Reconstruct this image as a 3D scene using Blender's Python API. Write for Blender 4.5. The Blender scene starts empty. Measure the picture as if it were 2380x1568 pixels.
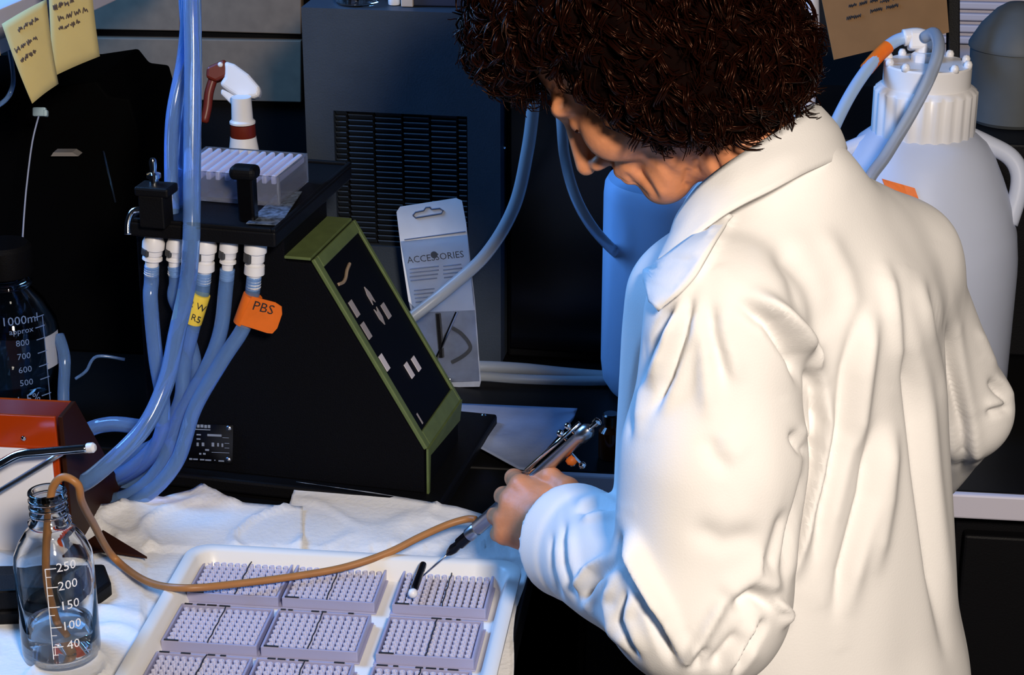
import bpy, bmesh, math, random
import numpy as np
from mathutils import Vector, Matrix, noise

random.seed(7)
rng = np.random.default_rng(11)
scene = bpy.context.scene
COL = scene.collection

# ------------------------------------------------------------------ camera
FPX, IW, IH = 4600.0, 2380.0, 1568.0
ZB = 0.92                      # bench top height above the floor
PITCH, YAW = math.radians(21.4), math.radians(6.7)
CAM = Vector((0, 0, ZB + 1.17))
FWD = Vector((-math.sin(YAW) * math.cos(PITCH), math.cos(YAW) * math.cos(PITCH), -math.sin(PITCH)))
RGT = Vector((math.cos(YAW), math.sin(YAW), 0))
UPV = RGT.cross(FWD)
cd = bpy.data.cameras.new('camera')
cd.sensor_fit = 'HORIZONTAL'; cd.sensor_width = 36; cd.lens = 36 * FPX / IW
cd.clip_start = 0.05; cd.clip_end = 50
cam = bpy.data.objects.new('camera', cd); COL.objects.link(cam)
mw = Matrix.Identity(4)
for i in range(3):
    mw[i][0] = RGT[i]; mw[i][1] = UPV[i]; mw[i][2] = -FWD[i]; mw[i][3] = CAM[i]
cam.matrix_world = mw
scene.camera = cam

# ------------------------------------------------------------------ world, lights, exposure
w = bpy.data.worlds.new('world'); scene.world = w; w.use_nodes = True
bg = w.node_tree.nodes['Background']
bg.inputs[0].default_value = (0.30, 0.42, 0.75, 1); bg.inputs[1].default_value = 0.012
scene.view_settings.view_transform = 'Standard'
scene.view_settings.look = 'None'
scene.view_settings.exposure = 0.0
scene.view_settings.gamma = 1.0
scene.view_settings.use_curve_mapping = False

def area(name, loc, target, size, energy, color, sy=None):
    l = bpy.data.lights.new(name, 'AREA'); l.size = size; l.energy = energy; l.color = color
    if sy: l.shape = 'RECTANGLE'; l.size_y = sy
    o = bpy.data.objects.new(name, l); COL.objects.link(o)
    o.location = loc
    o.rotation_euler = (Vector(target) - Vector(loc)).to_track_quat('-Z', 'Y').to_euler()
    return o
area('warm_photo_lamp', (0.45, -0.25, 2.62), (0.15, 2.2, 1.15), 0.30, 82, (1.0, 0.875, 0.75))
area('window_daylight', (-1.9, 2.6, 2.45), (0.0, 2.4, 1.1), 0.9, 62, (0.16, 0.44, 1.0), 0.9)

# ------------------------------------------------------------------ helpers
def P(px, py, d):
    return CAM + d * (FWD + RGT * ((px - IW / 2) / FPX) - UPV * ((py - IH / 2) / FPX))
def ray(px, py):
    return FWD + RGT * ((px - IW / 2) / FPX) - UPV * ((py - IH / 2) / FPX)
def PP(px, py, pt, n):
    r = ray(px, py); return CAM + r * ((pt - CAM).dot(n) / r.dot(n))
def PB(px, py, z=0.0):
    return PP(px, py, Vector((0, 0, ZB + z)), Vector((0, 0, 1)))
def proj(p):
    v = p - CAM; d = v.dot(FWD)
    return (IW / 2 + FPX * v.dot(RGT) / d, IH / 2 - FPX * v.dot(UPV) / d, d)
def z_for(base, py):                       # height on the vertical through base that shows at row py
    lo, hi = base.z - 1, base.z + 2
    for _ in range(50):
        m = (lo + hi) / 2
        if proj(Vector((base.x, base.y, m)))[1] > py: lo = m
        else: hi = m
    return lo
def along(p, dr, px):                      # travel from p along dr until column px is reached
    lo, hi = -0.2, 1.5
    f = lambda t: proj(p + dr * t)[0]
    inc = f(hi) > f(lo)
    for _ in range(50):
        m = (lo + hi) / 2
        if (f(m) < px) == inc: lo = m
        else: hi = m
    return lo

class MB:
    def __init__(s): s.v = []; s.f = []
    def add(s, vs, fs):
        o = len(s.v); s.v += [Vector(v) for v in vs]; s.f += [[i + o for i in f] for f in fs]; return s
    def box(s, c, dx, dy, dz, ax=None):     # centre, full sizes, axes
        ax = ax or (Vector((1, 0, 0)), Vector((0, 1, 0)), Vector((0, 0, 1)))
        c = Vector(c); vs = []
        for k in (-.5, .5):
            for j in (-.5, .5):
                for i in (-.5, .5): vs.append(c + ax[0] * (i * dx) + ax[1] * (j * dy) + ax[2] * (k * dz))
        return s.add(vs, [[0, 2, 3, 1], [4, 5, 7, 6], [0, 1, 5, 4], [2, 6, 7, 3], [0, 4, 6, 2], [1, 3, 7, 5]])
    def prism(s, poly, ext):
        n = len(poly); ext = Vector(ext)
        vs = [Vector(p) for p in poly] + [Vector(p) + ext for p in poly]
        return s.add(vs, [list(range(n))[::-1], list(range(n, 2 * n))] + [[i, (i + 1) % n, n + (i + 1) % n, n + i] for i in range(n)])
    def lathe(s, prof, o, ax=Vector((0, 0, 1)), seg=32, ref=None, a0=0, sx=1.0):
        ax = Vector(ax).normalized(); o = Vector(o)
        r0 = ref or (Vector((1, 0, 0)) if abs(ax.x) < .9 else Vector((0, 1, 0)))
        e1 = (r0 - ax * r0.dot(ax)).normalized(); e2 = ax.cross(e1)
        vs = []; fs = []
        for r, h in prof:
            for k in range(seg):
                t = 2 * math.pi * k / seg + a0
                vs.append(o + ax * h + (e1 * math.cos(t) * sx + e2 * math.sin(t)) * max(r, 1e-5))
        for i in range(len(prof) - 1):
            for k in range(seg):
                a = i * seg + k; b = i * seg + (k + 1) % seg
                fs.append([a, b, b + seg, a + seg])
        if prof[0][0] > 1e-4: fs.append(list(range(seg))[::-1])
        if prof[-1][0] > 1e-4: fs.append([(len(prof) - 1) * seg + k for k in range(seg)])
        return s.add(vs, fs)
    def tube(s, pts, r, sides=10, cap=True):
        n = len(pts); rr = r if isinstance(r, (list, tuple)) else [r] * n
        vs = []; fs = []; prev = None
        for i in range(n):
            t = (pts[min(i + 1, n - 1)] - pts[max(i - 1, 0)])
            if t.length < 1e-9: t = Vector((0, 0, 1))
            t.normalize()
            if prev is None:
                q = Vector((0, 0, 1)) if abs(t.z) < .9 else Vector((1, 0, 0))
                e = (q - t * q.dot(t)).normalized()
            else:
                e = prev - t * prev.dot(t)
                e = e.normalized() if e.length > 1e-6 else t.orthogonal().normalized()
            prev = e; g = t.cross(e)
            for k in range(sides):
                a = 2 * math.pi * k / sides
                vs.append(pts[i] + (e * math.cos(a) + g * math.sin(a)) * rr[i])
        for i in range(n - 1):
            for k in range(sides):
                a = i * sides + k; b = i * sides + (k + 1) % sides
                fs.append([a, b, b + sides, a + sides])
        if cap: fs += [list(range(sides))[::-1], [(n - 1) * sides + k for k in range(sides)]]
        return s.add(vs, fs)
    def grid(s, fn, nu, nv):
        vs = [fn(i / nu, j / nv) for j in range(nv + 1) for i in range(nu + 1)]
        fs = [[j * (nu + 1) + i, j * (nu + 1) + i + 1, (j + 1) * (nu + 1) + i + 1, (j + 1) * (nu + 1) + i] for j in range(nv) for i in range(nu)]
        return s.add(vs, fs)

def spline(pts, n=8):
    out = []; m = len(pts)
    for i in range(m - 1):
        p0, p1, p2, p3 = pts[max(i - 1, 0)], pts[i], pts[i + 1], pts[min(i + 2, m - 1)]
        for k in range(n):
            t = k / n
            out.append(0.5 * ((2 * p1) + (p2 - p0) * t + (2 * p0 - 5 * p1 + 4 * p2 - p3) * t * t + (3 * p1 - p0 - 3 * p2 + p3) * t ** 3))
    out.append(pts[-1].copy()); return out
def lerp_poly(pts, t):                       # piecewise-linear (x sorted) lookup
    if t <= pts[0][0]: return pts[0][1]
    for (a, b), (c, d) in zip(pts, pts[1:]):
        if t <= c: return b + (d - b) * (t - a) / (c - a)
    return pts[-1][1]

ORI = {}
def thing(name, label, cat, loc, group=None):
    o = bpy.data.objects.new(name, None); COL.objects.link(o); o.empty_display_size = .02
    o.location = loc; o['label'] = label; o['category'] = cat
    if group: o['group'] = group
    ORI[o.name] = Vector(loc); return o
def obj(name, mb, m, parent=None, smooth=False, bevel=0, label=None, cat=None, group=None, kind=None, bseg=2, sub=0, solid=0):
    me = bpy.data.meshes.new(name)
    if parent is not None: org = ORI[parent.name]
    else:
        xs = [v.x for v in mb.v]; ys = [v.y for v in mb.v]; zs = [v.z for v in mb.v]
        org = Vector(((min(xs) + max(xs)) / 2, (min(ys) + max(ys)) / 2, min(zs)))
    me.from_pydata([tuple(v - org) for v in mb.v], [], mb.f)
    bm = bmesh.new(); bm.from_mesh(me)
    bmesh.ops.recalc_face_normals(bm, faces=bm.faces); bm.to_mesh(me); bm.free()
    if m: me.materials.append(m)
    o = bpy.data.objects.new(name, me); COL.objects.link(o)
    if parent is not None: o.parent = parent
    else: o.location = org
    ORI[o.name] = org
    if smooth:
        me.polygons.foreach_set('use_smooth', [True] * len(me.polygons))
        if smooth == 'auto':
            try: me.set_sharp_from_angle(angle=math.radians(38))
            except Exception: pass
    if bevel:
        b = o.modifiers.new('bevel', 'BEVEL'); b.width = bevel; b.segments = bseg; b.limit_method = 'ANGLE'; b.angle_limit = math.radians(40)
    if solid:
        q = o.modifiers.new('solid', 'SOLIDIFY'); q.thickness = solid; q.offset = 0
    if sub:
        q = o.modifiers.new('sub', 'SUBSURF'); q.levels = sub; q.render_levels = sub
    if label: o['label'] = label
    if cat: o['category'] = cat
    if group: o['group'] = group
    if kind: o['kind'] = kind
    return o

MATS = {}
def mat(name, col, rough=.5, metal=0, trans=0, ior=1.45, var=0, vscale=20, bump=0, bscale=60, spec=.5, sss=0, emit=0, coat=0):
    if name in MATS: return MATS[name]
    m = bpy.data.materials.new(name); m.use_nodes = True; nt = m.node_tree
    b = nt.nodes['Principled BSDF']
    b.inputs['Base Color'].default_value = (*col, 1)
    b.inputs['Roughness'].default_value = rough; b.inputs['Metallic'].default_value = metal
    b.inputs['Transmission Weight'].default_value = trans; b.inputs['IOR'].default_value = ior
    b.inputs['Specular IOR Level'].default_value = spec
    b.inputs['Coat Weight'].default_value = coat
    if sss:
        b.inputs['Subsurface Weight'].default_value = sss
        b.inputs['Subsurface Radius'].default_value = (.02, .012, .008); b.inputs['Subsurface Scale'].default_value = .3
    tc = nt.nodes.new('ShaderNodeTexCoord')
    if var:
        n = nt.nodes.new('ShaderNodeTexNoise'); n.inputs['Scale'].default_value = vscale; n.inputs['Detail'].default_value = 5
        nt.links.new(tc.outputs['Object'], n.inputs['Vector'])
        r = nt.nodes.new('ShaderNodeMapRange'); r.inputs[1].default_value = .3; r.inputs[2].default_value = .7
        r.inputs[3].default_value = 1 - var; r.inputs[4].default_value = 1 + var
        nt.links.new(n.outputs['Fac'], r.inputs[0])
        mx = nt.nodes.new('ShaderNodeVectorMath'); mx.operation = 'SCALE'; mx.inputs[0].default_value = col
        nt.links.new(r.outputs[0], mx.inputs['Scale']); nt.links.new(mx.outputs[0], b.inputs['Base Color'])
    if bump:
        n2 = nt.nodes.new('ShaderNodeTexNoise'); n2.inputs['Scale'].default_value = bscale; n2.inputs['Detail'].default_value = 6
        nt.links.new(tc.outputs['Object'], n2.inputs['Vector'])
        bp = nt.nodes.new('ShaderNodeBump'); bp.inputs['Strength'].default_value = bump; bp.inputs['Distance'].default_value = .004
        nt.links.new(n2.outputs['Fac'], bp.inputs['Height']); nt.links.new(bp.outputs['Normal'], b.inputs['Normal'])
    MATS[name] = m; return m

BLACK = mat('black plastic', (.003, .003, .004), .55, bump=.15, bscale=500, spec=.18)
BLACKGLOSS = mat('black glossy', (.002, .002, .003), .22)
WRINKLE = mat('black wrinkle paint', (.002, .0022, .004), .7, bump=.5, bscale=900, spec=.10)
EPOXY = mat('black epoxy bench', (.0035, .0033, .0035), .45, var=.3, vscale=6, spec=.2)
GREEN = mat('olive green paint', (.10, .138, .045), .55, var=.12, vscale=60)
WHITEP = mat('white plastic', (.80, .79, .80), .35)
HDPE = mat('milky polyethylene', (.62, .68, .84), .42, trans=.18, ior=1.3, var=.04, vscale=8)
HDPEB = mat('bluish milky polyethylene', (.40, .57, .84), .4, trans=.15, ior=1.3)
CHROME = mat('polished steel', (.75, .76, .78), .12, 1)
STEEL = mat('brushed steel', (.5, .5, .52), .3, 1)
TUBE = mat('clear vinyl tubing', (.30, .54, 1.0), .10, trans=.75, ior=1.40)
TUBEG = mat('cloudy tubing', (.50, .55, .62), .3, trans=.55, ior=1.35)
GLASS = mat('clear glass', (.97, .99, 1), .02, trans=1, ior=1.47)
CLEARP = mat('clear polystyrene', (.80, .84, .95), .08, trans=.92, ior=1.3)
WATER = mat('water', (.88, .93, .97), .0, trans=1, ior=1.33)
TAN = mat('tan latex tubing', (.38, .165, .05), .45, var=.08, vscale=40)
PAPER = mat('white absorbent paper', (.80, .79, .78), .85, bump=.25, bscale=160, var=.03, vscale=30)
TRAYW = mat('white tray plastic', (.80, .78, .74), .35)
YELLOW = mat('yellow note paper', (.52, .42, .17), .85, var=.06, vscale=15)
TAGY = mat('yellow tape', (.85, .60, .06), .6, var=.08, vscale=40)
ORANGE = mat('orange tape', (.80, .16, .012), .5, var=.08, vscale=40)
KRAFT = mat('kraft card', (.22, .12, .05), .85, var=.08, vscale=20)
INK = mat('dark ink', (.02, .018, .02), .7)
WHITEINK = mat('white print', (.85, .86, .9), .6)
DKRED = mat('dark red plastic', (.14, .015, .006), .4)
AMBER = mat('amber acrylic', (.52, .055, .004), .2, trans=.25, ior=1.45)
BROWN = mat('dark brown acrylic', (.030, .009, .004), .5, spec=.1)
BLUECAB = mat('blue grey enamel', (.034, .046, .064), .55, bump=.12, bscale=400, var=.06, vscale=30)
GREYCAB = mat('grey beige enamel', (.19, .135, .09), .7, var=.1, vscale=40)
DKGREY = mat('dark grey plastic', (.085, .095, .10), .6, var=.08, vscale=20)
GREYB = mat('grey key', (.32, .29, .30), .6)
LILAC = mat('pale lilac enamel', (.55, .53, .62), .5)
BLUEPAPER = mat('pale blue paper', (.30, .36, .52), .8, var=.12, vscale=18, bump=.3, bscale=60)

def text_mb(s, size, fn, thick=0.0):
    c = bpy.data.curves.new('t', 'FONT'); c.body = s; c.size = size; c.align_x = 'CENTER'; c.align_y = 'CENTER'; c.resolution_u = 2
    o = bpy.data.objects.new('t', c); COL.objects.link(o)
    bpy.context.view_layer.update()
    me = bpy.data.meshes.new_from_object(o)
    mb = MB(); mb.add([fn(v.co.x, v.co.y) for v in me.vertices], [list(p.vertices) for p in me.polygons])
    bpy.data.objects.remove(o); bpy.data.curves.remove(c); bpy.data.meshes.remove(me)
    return mb
def scribble(fn, w, h, words, r=.0006, seed=1):
    rr = random.Random(seed); mb = MB(); x = -w / 2
    for k in range(words):
        ww = w / words * .8; pts = []
        n = max(5, int(ww / (h * .45)))
        for i in range(n * 2):
            pts.append(fn(x + ww * i / (n * 2), h * (.5 if i % 2 else -.5) * rr.uniform(.4, 1.1)))
        mb.tube(spline(pts, 3), r, 4); x += w / words
    return mb
def plane_fn(c, ex, ey, off=0.0):
    n = ex.cross(ey).normalized()
    return lambda x, y: c + ex * x + ey * y + n * off

# ------------------------------------------------------------------ setting
YW = 3.95
obj('floor', MB().grid(lambda u, v: Vector((-3 + 6 * u, -1.2 + 5.2 * v, 0)), 4, 4), mat('grey floor', (.07, .07, .075), .5, var=.15, vscale=3), kind='structure')
obj('wall_back', MB().box((0, YW + .05, 1.4), 6, .1, 2.8), mat('dark wall', (.004, .004, .005), .8, var=.1, vscale=3), kind='structure')

BE = PB(2330, 1145); YF = BE.y                      # front edge of the back bench
XR = PB(1232, 1330).x                               # right edge of the left bench run
bt = thing('laboratory_bench', 'black topped laboratory bench along the wall with pale front edge', 'bench', (.8, YF + .4, 0))
obj('worktop', MB().box((.25, (YF + YW) / 2, ZB - .02), 5.2, YW - YF, .04), EPOXY, bt, bevel=.003)
obj('edge_strip', MB().box(((XR + 2.85) / 2, YF - .006, ZB - .018), 2.85 - XR, .012, .036), LILAC, bt, bevel=.003, label='pale lilac edge strip')
for k in range(5):
    x0 = XR + .03 + k * .52
    c = obj('cabinet', MB().box((x0 + .26, YF + .33, .44), .515, .6, .86), BLACK, bt, bevel=.004)
    d_ = obj('cabinet_door', MB().box((x0 + .26, YF + .018, .46), .49, .022, .78), BLACK, c, bevel=.004)
lb = thing('laboratory_bench', 'black bench run holding the white tray, jutting towards the viewer', 'bench', (XR - .8, (YF + .9) / 2, 0))
obj('worktop', MB().box((XR - .8, (YF + .85) / 2 - .003, ZB - .021), 1.6, YF - .85 - .006, .042), EPOXY, lb, bevel=.003)
obj('base_cabinet', MB().box((XR - .83, (YF + .9) / 2, .43), 1.5, YF - .95, .86), BLACK, lb, bevel=.004)

# ------------------------------------------------------------------ bench paper
def sheet(name, label, xl, xr, back, front, amp, seed, nu=90, nv=70, zb=.002, lift=None):
    def fn(u, v):
        px0 = xl(v) if callable(xl) else xl; px1 = xr(v) if callable(xr) else xr
        px = px0 + (px1 - px0) * u
        pb = lerp_poly(back, px); pf = lerp_poly(front, px)
        a = PB(px, pb); b = PB(px, pf)
        p = a.lerp(b, v)
        q = Vector((p.x * 9, p.y * 9, seed))
        n = noise.noise(q) * .6 + noise.noise(q * 2.6) * .3
        rid = 1 - abs(noise.noise(q * 1.4 + Vector((5, 2, 0)))) * 2
        damp = 1.0
        tx, ty = proj(p)[:2]
        if 330 < tx < 1190 and ty > 1285: damp = .12     # pressed flat under the tray
        z = zb + max(0, (.5 + n * .5) * amp + max(0, rid - .75) * amp * 2.2) * damp
        if lift: z += lift(u, v)
        return Vector((p.x, p.y, ZB + z))
    return obj(name, MB().grid(fn, nu, nv), PAPER, smooth=True, label=label, cat='paper', solid=.0012)
sheet('bench_paper', 'crumpled white absorbent paper spread under the glass bottle', -80, 705,
      [(-80, 1190), (120, 1200), (232, 1203), (330, 1192), (352, 1180), (380, 1188), (470, 1158), (548, 1193), (600, 1197), (668, 1206), (705, 1206)],
      [(-80, 1650), (705, 1650)], .012, 3.3, lift=lambda u, v: .010 * math.exp(-v * 14))
sheet('bench_paper', 'flatter white paper sheet with straight edge behind the plate tray', lambda v: 690 - 22 * min(1, v * 8), lambda v: 1234 - 58 * v + 8 * math.sin(v * 9),
      [(660, 1153), (690, 1156), (870, 1182), (1060, 1214), (1140, 1238), (1230, 1262)],
      [(660, 1650), (1230, 1650)], .006, 8.1, zb=.014, lift=lambda u, v: .006 * math.exp(-v * 20) - .0135 * min(1, v * 3))

# ------------------------------------------------------------------ tray
TZ = .032
tl = PB(447, 1262, TZ); tr = PB(1213, 1306, TZ)
lf = PB(272, 1568, TZ)
tx0 = (tl.x + lf.x) / 2; tx1 = tr.x; ty1 = (tl.y + tr.y) / 2; ty0 = ty1 - .47
print('TRAY', tl, tr, lf, PB(1150, 1568, TZ))
def rrect(x0, x1, y0, y1, r, z, n=6):
    out = []
    for cx, cy, a in ((x1 - r, y1 - r, 0), (x0 + r, y1 - r, 90), (x0 + r, y0 + r, 180), (x1 - r, y0 + r, 270)):
        for k in range(n + 1):
            t = math.radians(a + 90 * k / n); out.append(Vector((cx + r * math.cos(t), cy + r * math.sin(t), z)))
    return out
tray = thing('plate_tray', 'white rimmed plastic tray holding rows of well plates', 'tray', ((tx0 + tx1) / 2, (ty0 + ty1) / 2, ZB + .001))
zt0 = ZB + .001
prof = [(.014, zt0), (.004, zt0 + TZ - .006), (-.002, zt0 + TZ - .006), (-.002, zt0 + TZ - .001), (.0, zt0 + TZ), (.010, zt0 + TZ), (.014, zt0 + TZ - .003), (.022, zt0 + .006), (.026, zt0 + .004)]
loops = [rrect(tx0 + i, tx1 - i, ty0 + i, ty1 - i, max(.028 - i * .4, .01), z) for i, z in prof]
mb = MB(); N = len(loops[0])
mb.add([p for L in loops for p in L], [[i * N + k, i * N + (k + 1) % N, (i + 1) * N + (k + 1) % N, (i + 1) * N + k] for i in range(len(loops) - 1) for k in range(N)] + [list(range(N)), [(len(loops) - 1) * N + k for k in range(N)]])
obj('tray_body', mb, TRAYW, tray, smooth='auto')

# ------------------------------------------------------------------ well plates
FRAME = mat('lilac plate frame', (.42, .41, .58), .3, trans=.15)
FRAMED = mat('brown tinted plate frame', (.20, .16, .18), .3, trans=.1)
STRIP = mat('well strip plastic', (.66, .65, .80), .2, trans=.12)
PW, PD, PH = .112, .088, .0145
def strip_mesh(pw, pd, n=8):
    mb = MB(); pitch = pd * .9 / n; r = min(pitch * .46, pw / 13.2 * .38)
    mb.box((0, 0, .0062), pw / 13.2 * .60, pd * .9, .0012)
    for k in range(n):
        y = (k - (n - 1) / 2) * pitch
        mb.lathe([(r * .93, .0065), (r, .0135), (r * .74, .0135), (r * .62, .0082), (0.0, .0072)], (0, y, 0), seg=9)
    me = bpy.data.meshes.new('well_strip'); me.from_pydata([tuple(v) for v in mb.v], [], mb.f); me.materials.append(STRIP); return me
STRIPM = strip_mesh(PW, PD)
def make_plate(loc, rot, label, seed, dark=False, pw=PW, pd=PD, smesh=STRIPM, nstrip=12, marks=True, name='well_plate'):
    t = thing(name, label, 'well plate', loc, 'well plates in the tray' if marks else None); ORI[t.name] = Vector((0, 0, 0))
    t.rotation_euler.z = rot
    fm = FRAMED if dark else FRAME
    x, y = pw / 2, pd / 2
    mb = MB(); mb.box((0, 0, .0028), pw - .006, pd - .006, .0056)
    obj('plate_base', mb, fm, t, bevel=.001)
    mb = MB(); tk = .003; hh = PH if marks else .016
    mb.box((0, y - tk / 2, hh / 2), pw, tk, hh); mb.box((0, -y + tk / 2, hh / 2), pw, tk, hh)
    mb.box((x - tk / 2, 0, hh / 2), tk, pd - 2 * tk, hh); mb.box((-x + tk / 2, 0, hh / 2), tk, pd - 2 * tk, hh)
    mb.box((0, 0, .0012), pw + .005, pd + .005, .0024)
    obj('rim', mb, FRAME if marks else CLEARP, t, bevel=.0008)
    for k in range(nstrip):
        s = bpy.data.objects.new('well_strip', smesh); COL.objects.link(s); s.parent = t
        s.location = ((k - (nstrip - 1) / 2) * (pw - .008) / nstrip, 0, 0)
    if marks:
        rr = random.Random(seed)
        zz = PH + .0006
        f = lambda a, b: Vector((a, b, zz))
        xs = 0.0 + rr.uniform(-.003, .004)
        pts = [Vector((xs + .0006 * math.sin(q * 2.3 + seed), -y * .97 + 2 * y * .97 * q / 9, PH + .0004)) for q in range(10)]
        obj('marker_line', MB().tube(pts, .0008, 5), INK, t)
        px = -x + .004
        while px < x - .012:
            ln = rr.uniform(.005, .013)
            if rr.random() < .6: obj('marker_dash', MB().box((px + ln / 2, y - .0016, zz), ln, .0024, .0008), INK, t)
            px += ln + rr.uniform(.002, .008)
        obj('marker_dash', MB().box((-x + .012, -y + .0018, zz), .017, .0026, .0008), INK, t)
    return t
rowY = [PB(433, 1380, .018).y, PB(379, 1493, .018).y]
rowY.append(rowY[1] - (rowY[0] - rowY[1]) * .97)
rows = ['back', 'middle', 'front']; cols = ['left', 'centre', 'right']
colX = [PB(433, 1380, .018).x, PB(655, 1392, .018).x, PB(913, 1400, .018).x]
print('rows', rowY, 'cols', colX, 'PB row2', [PB(379, 1493, .018).x, PB(625, 1502, .018).x, PB(877, 1518, .018).x])
zt = ZB + .0055
desc = {(0, 0): 'lilac well plate in the tray corner under the bend of the tan tubing',
        (0, 1): 'lilac well plate crossed by the tan tubing, middle of the back row',
        (0, 2): 'well plate with dark brown gaps being filled by the pipette needle',
        (1, 0): 'lilac well plate at the left wall of the tray, middle row',
        (1, 1): 'lilac well plate at the very middle of the tray',
        (1, 2): 'lilac well plate at the right wall of the tray, directly before the brown plate',
        (2, 0): 'lilac well plate nearest the viewer beside the glass bottle',
        (2, 1): 'lilac well plate nearest the viewer, between two others',
        (2, 2): 'lilac well plate nearest the viewer at the right tray wall'}
for r in range(3):
    for c in range(3):
        x0 = colX[c] + (0.0015 * r)
        t = make_plate((x0 + PW / 2, rowY[r] + PD / 2 + .001, zt), random.uniform(-.006, .006), desc[(r, c)], r * 3 + c, dark=(r == 0 and c == 2))
# small vial lying on the brown plate
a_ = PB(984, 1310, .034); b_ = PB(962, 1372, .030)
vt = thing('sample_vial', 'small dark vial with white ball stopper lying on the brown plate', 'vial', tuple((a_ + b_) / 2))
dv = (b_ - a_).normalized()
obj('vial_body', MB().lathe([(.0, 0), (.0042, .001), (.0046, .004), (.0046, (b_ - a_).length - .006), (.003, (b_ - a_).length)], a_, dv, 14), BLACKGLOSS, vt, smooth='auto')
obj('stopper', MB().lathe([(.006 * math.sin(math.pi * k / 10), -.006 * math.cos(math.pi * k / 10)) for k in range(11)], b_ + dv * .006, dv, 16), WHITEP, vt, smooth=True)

# ------------------------------------------------------------------ glass bottle with tubing
def threads(mb, o, r, z0, z1, n, rad):
    for k in range(n):
        z = z0 + (z1 - z0) * (k + .5) / n
        mb.tube([o + Vector((r * math.cos(t * .2618), r * math.sin(t * .2618), z + .001 * t / 24)) for t in range(25)], rad, 6)
gb = PB(146, 1530)
R = 90 * proj(gb)[2] / FPX
zs = z_for(gb, 1350) - ZB; zsh = z_for(gb, 1312) - ZB; znk = z_for(gb, 1226) - ZB; ztp = z_for(gb, 1152) - ZB
rn = R * .46
g = thing('reagent_bottle', 'small open clear glass bottle with a little water and white printed scale', 'bottle', tuple(gb))
o0 = gb + Vector((0, 0, .006))
outer = [(0, 0), (R * .9, 0), (R * .98, .004), (R, .012), (R, zsh), (R * .97, zsh + (znk - zsh) * .2), (R * .84, zsh + (znk - zsh) * .5), (R * .64, zsh + (znk - zsh) * .8), (rn * 1.08, znk - .003), (rn * 1.18, znk), (rn * 1.18, znk + .004), (rn, znk + .006), (rn, ztp - .004), (rn * 1.06, ztp - .002), (rn * 1.04, ztp)]
tk = .0025
inner = [(rn - tk, ztp), (rn - tk, znk), (R * .62 - tk, zsh + (znk - zsh) * .8), (R * .83 - tk, zsh + (znk - zsh) * .48), (R * .965 - tk, zsh + (znk - zsh) * .18), (R - tk, zsh), (R - tk, .014), (R * .9 - tk, .005), (0, .005)]
obj('glass_body', MB().lathe(outer + inner, o0, seg=48), GLASS, g, smooth=True)
mb = MB(); threads(mb, o0, rn, znk + .008, ztp - .006, 3, .0016); obj('thread', mb, GLASS, g, smooth=True)
zl = z_for(gb, 1462) - ZB
obj('liquid', MB().lathe([(0, .0062), (R * .9 - tk - .001, .0062), (R - tk - .0006, .015), (R - tk - .0006, zl), (0, zl)], o0, seg=40), WATER, g, smooth='auto')
tocam = (CAM - gb); az = math.atan2(tocam.y, tocam.x)
def bottle_fn(o, r, z, da):
    def f(x, y):
        a = az + da + x / r
        return Vector((o.x + r * math.cos(a), o.y + r * math.sin(a), o.z + z + y))
    return f
gm = MB()
for s, py in (('250', 1321), ('200', 1364), ('150', 1410), ('100', 1457), ('40', 1502)):
    z = z_for(gb + (tocam * Vector((1, 1, 0))).normalized() * R, py) - o0.z
    m1 = text_mb(s, .0155, bottle_fn(o0, R + .0004, z, .30)); gm.add(m1.v, m1.f)
    f = bottle_fn(o0, R + .0004, z, 0)
    gm.tube([f(-.010 + .012 * k / 4, 0) for k in range(5)], .0006, 4)
    gm.tube([f(-.010 + .006 * k / 3, -.010) for k in range(4)], .0005, 4)
f = bottle_fn(o0, R + .0004, 0, 0)
z0_ = z_for(gb + (tocam * Vector((1, 1, 0))).normalized() * R, 1530) - o0.z; z1_ = z_for(gb + (tocam * Vector((1, 1, 0))).normalized() * R, 1321) - o0.z
gm.tube([f(-.010, z0_ + (z1_ - z0_) * k / 6) for k in range(7)], .0006, 4)
obj('printed_scale', gm, WHITEINK, g, label='white printed volume scale 250 to 40')

bz = proj(gb)[2]
axp = lambda py, dx=0: Vector((gb.x + dx, gb.y, z_for(gb, py)))
tubep = [axp(1508, .008), axp(1440, -.004), axp(1340, -.010), axp(1230, -.004), axp(1160, .003), axp(1125, .009), axp(1106, .021), axp(1122, .036), P(190, 1165, proj(gb)[2] - .06),
         P(216, 1215, proj(gb)[2] + .04), PB(262, 1292, .03), PB(340, 1350, .028), PB(430, 1366, .041), PB(560, 1355, .033), PB(690, 1338, .028), PB(800, 1318, .028), PB(900, 1285, .036),
         PB(975, 1248, .047), PB(1040, 1219, .055), PB(1085, 1206, .06), PB(1106, 1207, .062)]
obj('rubber_tubing', MB().tube(spline(tubep, 8), .0046, 12), TAN, smooth=True, label='tan rubber tubing looping from the glass bottle to the pipette', cat='tubing')

# black block behind the bottle
bk = PB(262, 1392); 
kb = thing('instrument_block', 'low black block half hidden behind the small glass bottle', 'block', tuple(PB(120, 1400)))
mb = MB(); mb.prism([PB(-60, 1462, .003), PB(150, 1452, .003), PB(214, 1424, .003), PB(262, 1388, .003), PB(246, 1345, .003), PB(-60, 1350, .003)], (0, 0, .022))
obj('block_body', mb, BLACK, kb, bevel=.004)
obj('block_lid', MB().prism([PB(-40, 1420, .026), PB(120, 1412, .026), PB(150, 1372, .026), PB(-40, 1380, .026)], (0, 0, .026)), BLACK, kb, bevel=.003)

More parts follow.
